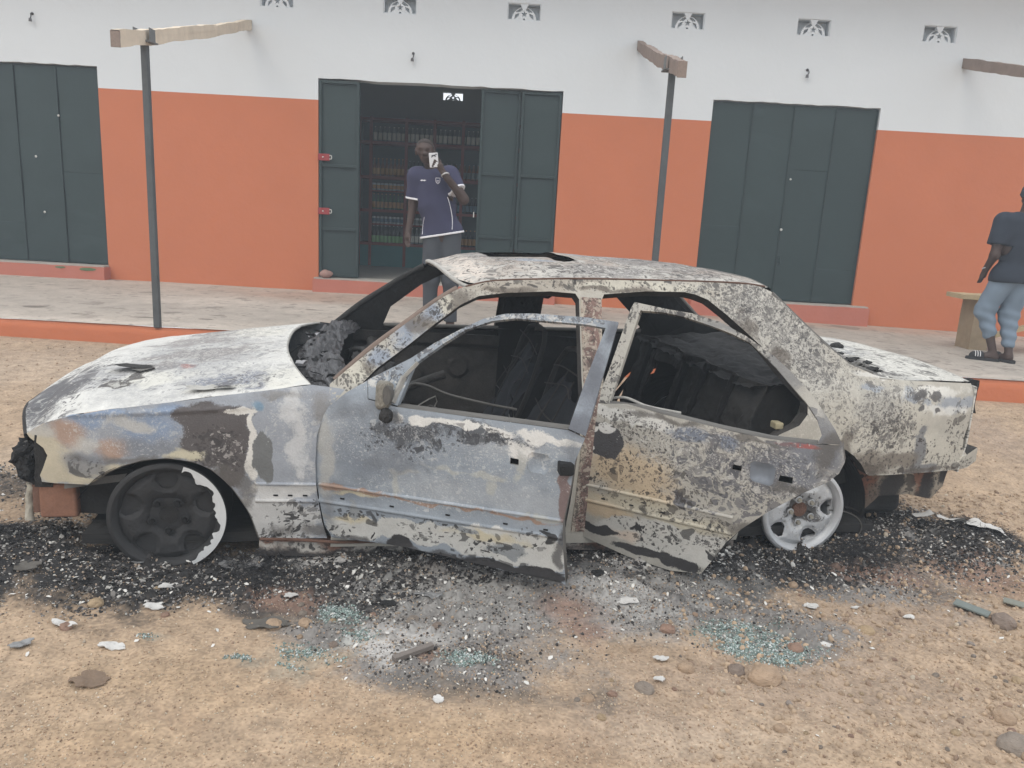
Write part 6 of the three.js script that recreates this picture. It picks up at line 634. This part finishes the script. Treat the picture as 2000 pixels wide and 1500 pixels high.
scatter('gravel', 'loose gravel and grit lying on the sand', stoneG(8, 1), wm, 17000, x => pw2(.002, x > .6 ? .013 : .006, 4), () => { const x = rr(-3, 3.2), z = rr(-4.4, -1.7); return rnd() < .12 + .9 * sstep(-.4, 1.6, x + (fbm(x * 2, z * 2) - .5) * 2) * (.4 + 1.2 * fbm(x * 3, z * 3 + 5)) * (1 - .9 * inside(BLK, x, z)) ? [x, z] : null; }, (x, z) => { const q = rnd(); return q < .80 ? C(192, 168, 142, .68, .22) : q < .93 ? C(164, 140, 120, .68, .25) : q < .96 ? C(136, 126, 118, .7, .25) : C(206, 192, 172, .7); }, .12, 3);
scatter('gravel', 'sparse grit on the sand behind and beside the car', stoneG(9, 0), wm, 5000, () => pw2(.003, .010, 3), () => [rr(-5, 5.2), rr(-6.6, -4)], () => C(176, 152, 128, .66, .25), .15, 3);
scatter('glass_crumbs', 'pale green crumbs of shattered window glass', stoneG(12, 0), new THREE.MeshPhysicalMaterial({ color: 0xffffff, roughness: .12, transmission: .3, thickness: 0, side: THREE.DoubleSide }), 12000, () => pw2(.0016, .005, 2), () => { const x = rr(-2.2, 2), z = rr(-3.2, -1.9), w = clamp(maskAt(TEAL[6], x, z) * .8 + .45 + (fbm(x * 7, z * 7, 4) - .5) * 2.2); return rnd() < w * w ? [x, z] : null; }, () => { const q = rnd(); return q < .5 ? C(160, 180, 173, .78, .3) : q < .8 ? C(132, 148, 143, .78, .3) : C(222, 230, 228, .9, .1); }, .4, 3);
scatter('ash_flecks', 'small white ash flecks on the burnt ground', flakeG(21, 6), wm, 3800, () => pw2(.003, .013, 3.5), () => { const x = rr(-2.8, 3), z = rr(-4.3, -1.9); return rnd() < .02 + soft(x, z) ? [x, z] : null; }, () => C(222, 220, 214, .82, .1), .4, .5);
scatter('sand_grit', 'fine grit covering the sand in the foreground', stoneG(15, 0), wm, 52000, () => pw2(.0012, .0045, 3), () => { const z = -1.42 - 2.2 * rnd() * rnd(), x = rr(-1, 1) * (-z * .75 + .2); return rnd() < .25 + vn(x * 5, z * 5) ? [x, z] : null; }, () => { const q = rnd(); return q < .6 ? C(198, 174, 148, .68, .25) : q < .85 ? C(170, 144, 120, .68, .3) : C(214, 200, 178, .72); }, .2, 3);
scatter('cord_strands', 'matted black tyre cord strands beside the wheels', (() => { const g = new THREE.CylinderGeometry(.012, .012, 2, 4); g.rotateZ(1.4); return g; })(), wm, 2600, () => rr(.02, .06), () => { const k = Math.floor(rnd() * 4), c = [[-2.0, -2.72], [-.93, -2.72], [1.62, -3.25], [2.35, -3.6]][k]; return [c[0] + (rnd() + rnd() - 1) * .22, c[1] + (rnd() + rnd() - 1) * .14]; }, () => C(56, 56, 58, .8, .4), .25, .6);
// stones and scraps that can be told apart
const put = (o, x, z, s, sink = .75) => { o.position.set(x, groundY(x, z) + s * (1 - sink) * .5, z); o.rotation.set((rnd() - .5) * .3, rnd() * 6.28, (rnd() - .5) * .3); };
const SG = [1, 2, 3, 4, 5].map(k => stoneG(40 + k, 3)), SM = [[190, 164, 138], [168, 138, 120], [156, 144, 132], [192, 168, 136], [150, 134, 122]].map(c => tinted(...c, .68, .25, 5, { bumpMap: PLASTER_B, bumpScale: .004 }));
const stone = (x, z, s, k, label, grp) => { const o = mesh('stone', SG[k % 5], SM[k % 5]); o.scale.setScalar(s); tag(o, label, 'stone', grp); put(o, x, z, s); return o; };
stone(.87, -2.25, .052, 0, 'largest tan stone half buried in front of the rear door'); stone(.46, -2.15, .030, 2, 'grey stone at the ash edge below the front door'); stone(.62, -2.28, .028, 0, 'tan stone left of the largest stone'); stone(.60, -2.51, .030, 1, 'red-brown stone in the ash below the rear door'); stone(.79, -2.30, .030, 4, 'dark red stone just above the largest tan stone'); stone(1.36, -2.62, .03, 3, 'yellow-tan stone right of the green glass patch'); stone(1.53, -2.0, .05, 2, 'pale stone at the lower right corner'); stone(1.57, -2.13, .035, 0, 'rounded stone above the pale corner stone'); stone(1.05, -2.48, .03, 1, 'brown stone beside the green glass patch'); stone(1.95, -2.75, .045, 4, 'large dark stone near the right edge below the grey strip');
for (let k = 0; k < 60; k++) { const x = rr(.2, 2.4), z = rr(-3.0, -1.85); stone(x, z, pw2(.008, .022, 2.5), k % 5 === 4 ? k + 1 : k, 'small stone among the gravel right of the ash', 'small stones in the gravel'); }
for (let k = 0; k < 16; k++) { const x = rr(-1.7, -.2), z = rr(-2.55, -2.25); stone(x, z, pw2(.010, .03, 2), k, 'small stone along the front edge of the burnt patch', 'stones at the ash edge'); }
const ashFlat = tinted(206, 204, 200, .84, .25, 6), slate = tinted(104, 100, 94, .75, .3, 6), scrapM = tinted(150, 150, 150, .8, .35, 6, { metalness: .2, roughness: .6 });
const scrap = (name, x, z, w, d, m, label, cat, rot, amp = .012, grp) => { const N = 26, out = Array.from({ length: N }, (_, i) => { const t = i / N * 6.2832, q = .42 + .95 * fbm(Math.cos(t) * 2.8 + x * 9, Math.sin(t) * 2.8 + z * 5, 4); return [q * w * .44 * Math.cos(t), q * d * .44 * Math.sin(t)]; }); const hgt = (u, v) => (fbm(u * 26 + x * 7, v * 26 + z, 3) - .5) * amp * 2; const o = mesh(name, metreUV(sheet(out, [], (u, v) => [u, hgt(u, v), -v], { th: .003, max: .012 })), m); tag(o, label, cat, grp); o.position.set(x, groundY(x, z) + .010, z); o.rotation.y = rot; return o; };
scrap('ash_flake', -1.189, -2.557, 0.100, 0.035, ashFlat, 'pale curled flake lying just below the front wheel', 'flake', 0.50);
scrap('ash_flake', -1.185, -2.409, 0.070, 0.040, ashFlat, 'white flake low on the black ash left of centre', 'flake', 0.20);
scrap('foil_scrap', -1.383, -2.689, 0.120, 0.040, scrapM, 'twisted pale strip beside the bottom of the front wheel', 'scrap', 0.50);
scrap('foil_scrap', -1.005, -2.745, 0.220, 0.080, scrapM, 'crumpled silvery foil heap behind the front wheel', 'scrap', 0.10);
scrap('ash_flake', -0.758, -2.559, 0.060, 0.050, ashFlat, 'bright white flake on the ash below the wing', 'flake', 0.30);
scrap('ash_flake', -1.410, -2.268, 0.110, 0.040, ashFlat, 'white ash lump on the sand at the left', 'flake', -0.20);
scrap('paper_scrap', -1.199, -2.164, 0.100, 0.040, ashFlat, 'folded white scrap on the sand left of the glass', 'scrap', 0.10);
scrap('ash_flake', -1.461, -2.131, 0.080, 0.050, scrapM, 'grey twisted scrap near the left edge', 'scrap', 0.90);
scrap('slate_piece', -1.167, -1.987, 0.130, 0.085, tinted(134, 114, 96, .72, .25, 6), 'flat dark disc-shaped piece lying alone on the sand', 'piece', 0.35);
scrap('slate_piece', -0.786, -2.372, 0.200, 0.090, slate, 'dark broken fan of sheet at the ash edge', 'piece', 0.10);
scrap('slate_piece', -1.692, -2.534, 0.110, 0.090, slate, 'dark flat square flake in the left black ash', 'piece', 0.10);
scrap('ash_flake', -0.168, -2.020, 0.045, 0.035, ashFlat, 'lone white chip on the sand below the white ash', 'flake', 0.10);
scrap('ash_flake', 0.516, -2.198, 0.045, 0.035, ashFlat, 'white chip right of the ash near the big stone', 'flake', 0.10);
scrap('ash_flake', 0.543, -2.320, 0.060, 0.040, ashFlat, 'white flake in the ash above the big stone', 'flake', 0.10);
scrap('ash_flake', 1.211, -2.764, 0.060, 0.050, ashFlat, 'white flake below the rear wheel', 'flake', 0.10);
scrap('ash_flake', 1.383, -2.778, 0.050, 0.020, ashFlat, 'small white sliver right of the rear wheel flake', 'flake', 0.40);
scrap('ash_flake', 1.574, -2.736, 0.055, 0.025, ashFlat, 'oval white chip on the gravel left of the grey strip', 'flake', -0.10);
scrap('ash_flake', 1.167, -2.509, 0.050, 0.030, ashFlat, 'white chip beside the green glass patch', 'flake', -0.20);
scrap('foil_scrap', 0.480, -2.681, 0.100, 0.060, ashFlat, 'pale flake heap between the two open doors', 'flake', 0.20);
scrap('foil_scrap', -0.263, -2.645, 0.140, 0.070, scrapM, 'crumpled pale foil below the front door', 'scrap', 0.20);
scrap('char_piece', -0.420, -2.562, 0.160, 0.060, sootM2, 'black charred lump below the middle of the front door', 'piece', 0.10);
scrap('char_piece', 0.381, -2.865, 0.070, 0.060, sootM2, 'small black lump under the front door corner', 'piece', 0.10);
tag(mesh('grey_strip', lumpy(bar([1.826, groundY(1.826, -2.874) + .016, -2.874], [1.918, groundY(1.918, -2.791) + .014, -2.791], .055, .006), .003, 20), tinted(128, 136, 132, .75, .15)), 'narrow grey-green strip lying on the gravel at the right', 'strip');
tag(mesh('grey_strip', lumpy(bar([2.069, groundY(2.069, -2.945) + .012, -2.945], [2.129, groundY(2.129, -2.903) + .012, -2.903], .05, .005), .003, 20), tinted(140, 142, 132, .75, .15)), 'second grey strip cut by the right edge', 'strip');
tag(mesh('stick', lumpy(bar([-0.329, groundY(-0.329, -2.203) + .012, -2.203], [-0.213, groundY(-0.213, -2.287) + .014, -2.287], .022, .014), .004, 20), tinted(126, 118, 112, .8, .3)), 'grey stick lying across the white ash', 'stick');
tag(mesh('white_strip', lumpy(grid(24, 3, (a, b) => { const x = lerp(2.02, 2.42, a), z = -3.62 + .10 * a * a + (b - .5) * .05; return [x, groundY(x, z) + .02 + .05 * (1 - a) + .012 * Math.sin(a * 9), z]; }), .008, 20), ashFlat), 'curved white strip in the ash behind the rear bumper', 'strip');

// ---------------------------------------------------------------- output
scene.traverse(o => { if (o.isMesh) { o.castShadow = true; o.receiveShadow = true; } });
const renderer = new THREE.WebGLRenderer({ antialias: true });
renderer.setSize(1024, 768);
renderer.toneMapping = THREE.LinearToneMapping;
renderer.toneMappingExposure = EXPOSURE;
renderer.shadowMap.enabled = true;
renderer.render(scene, camera);
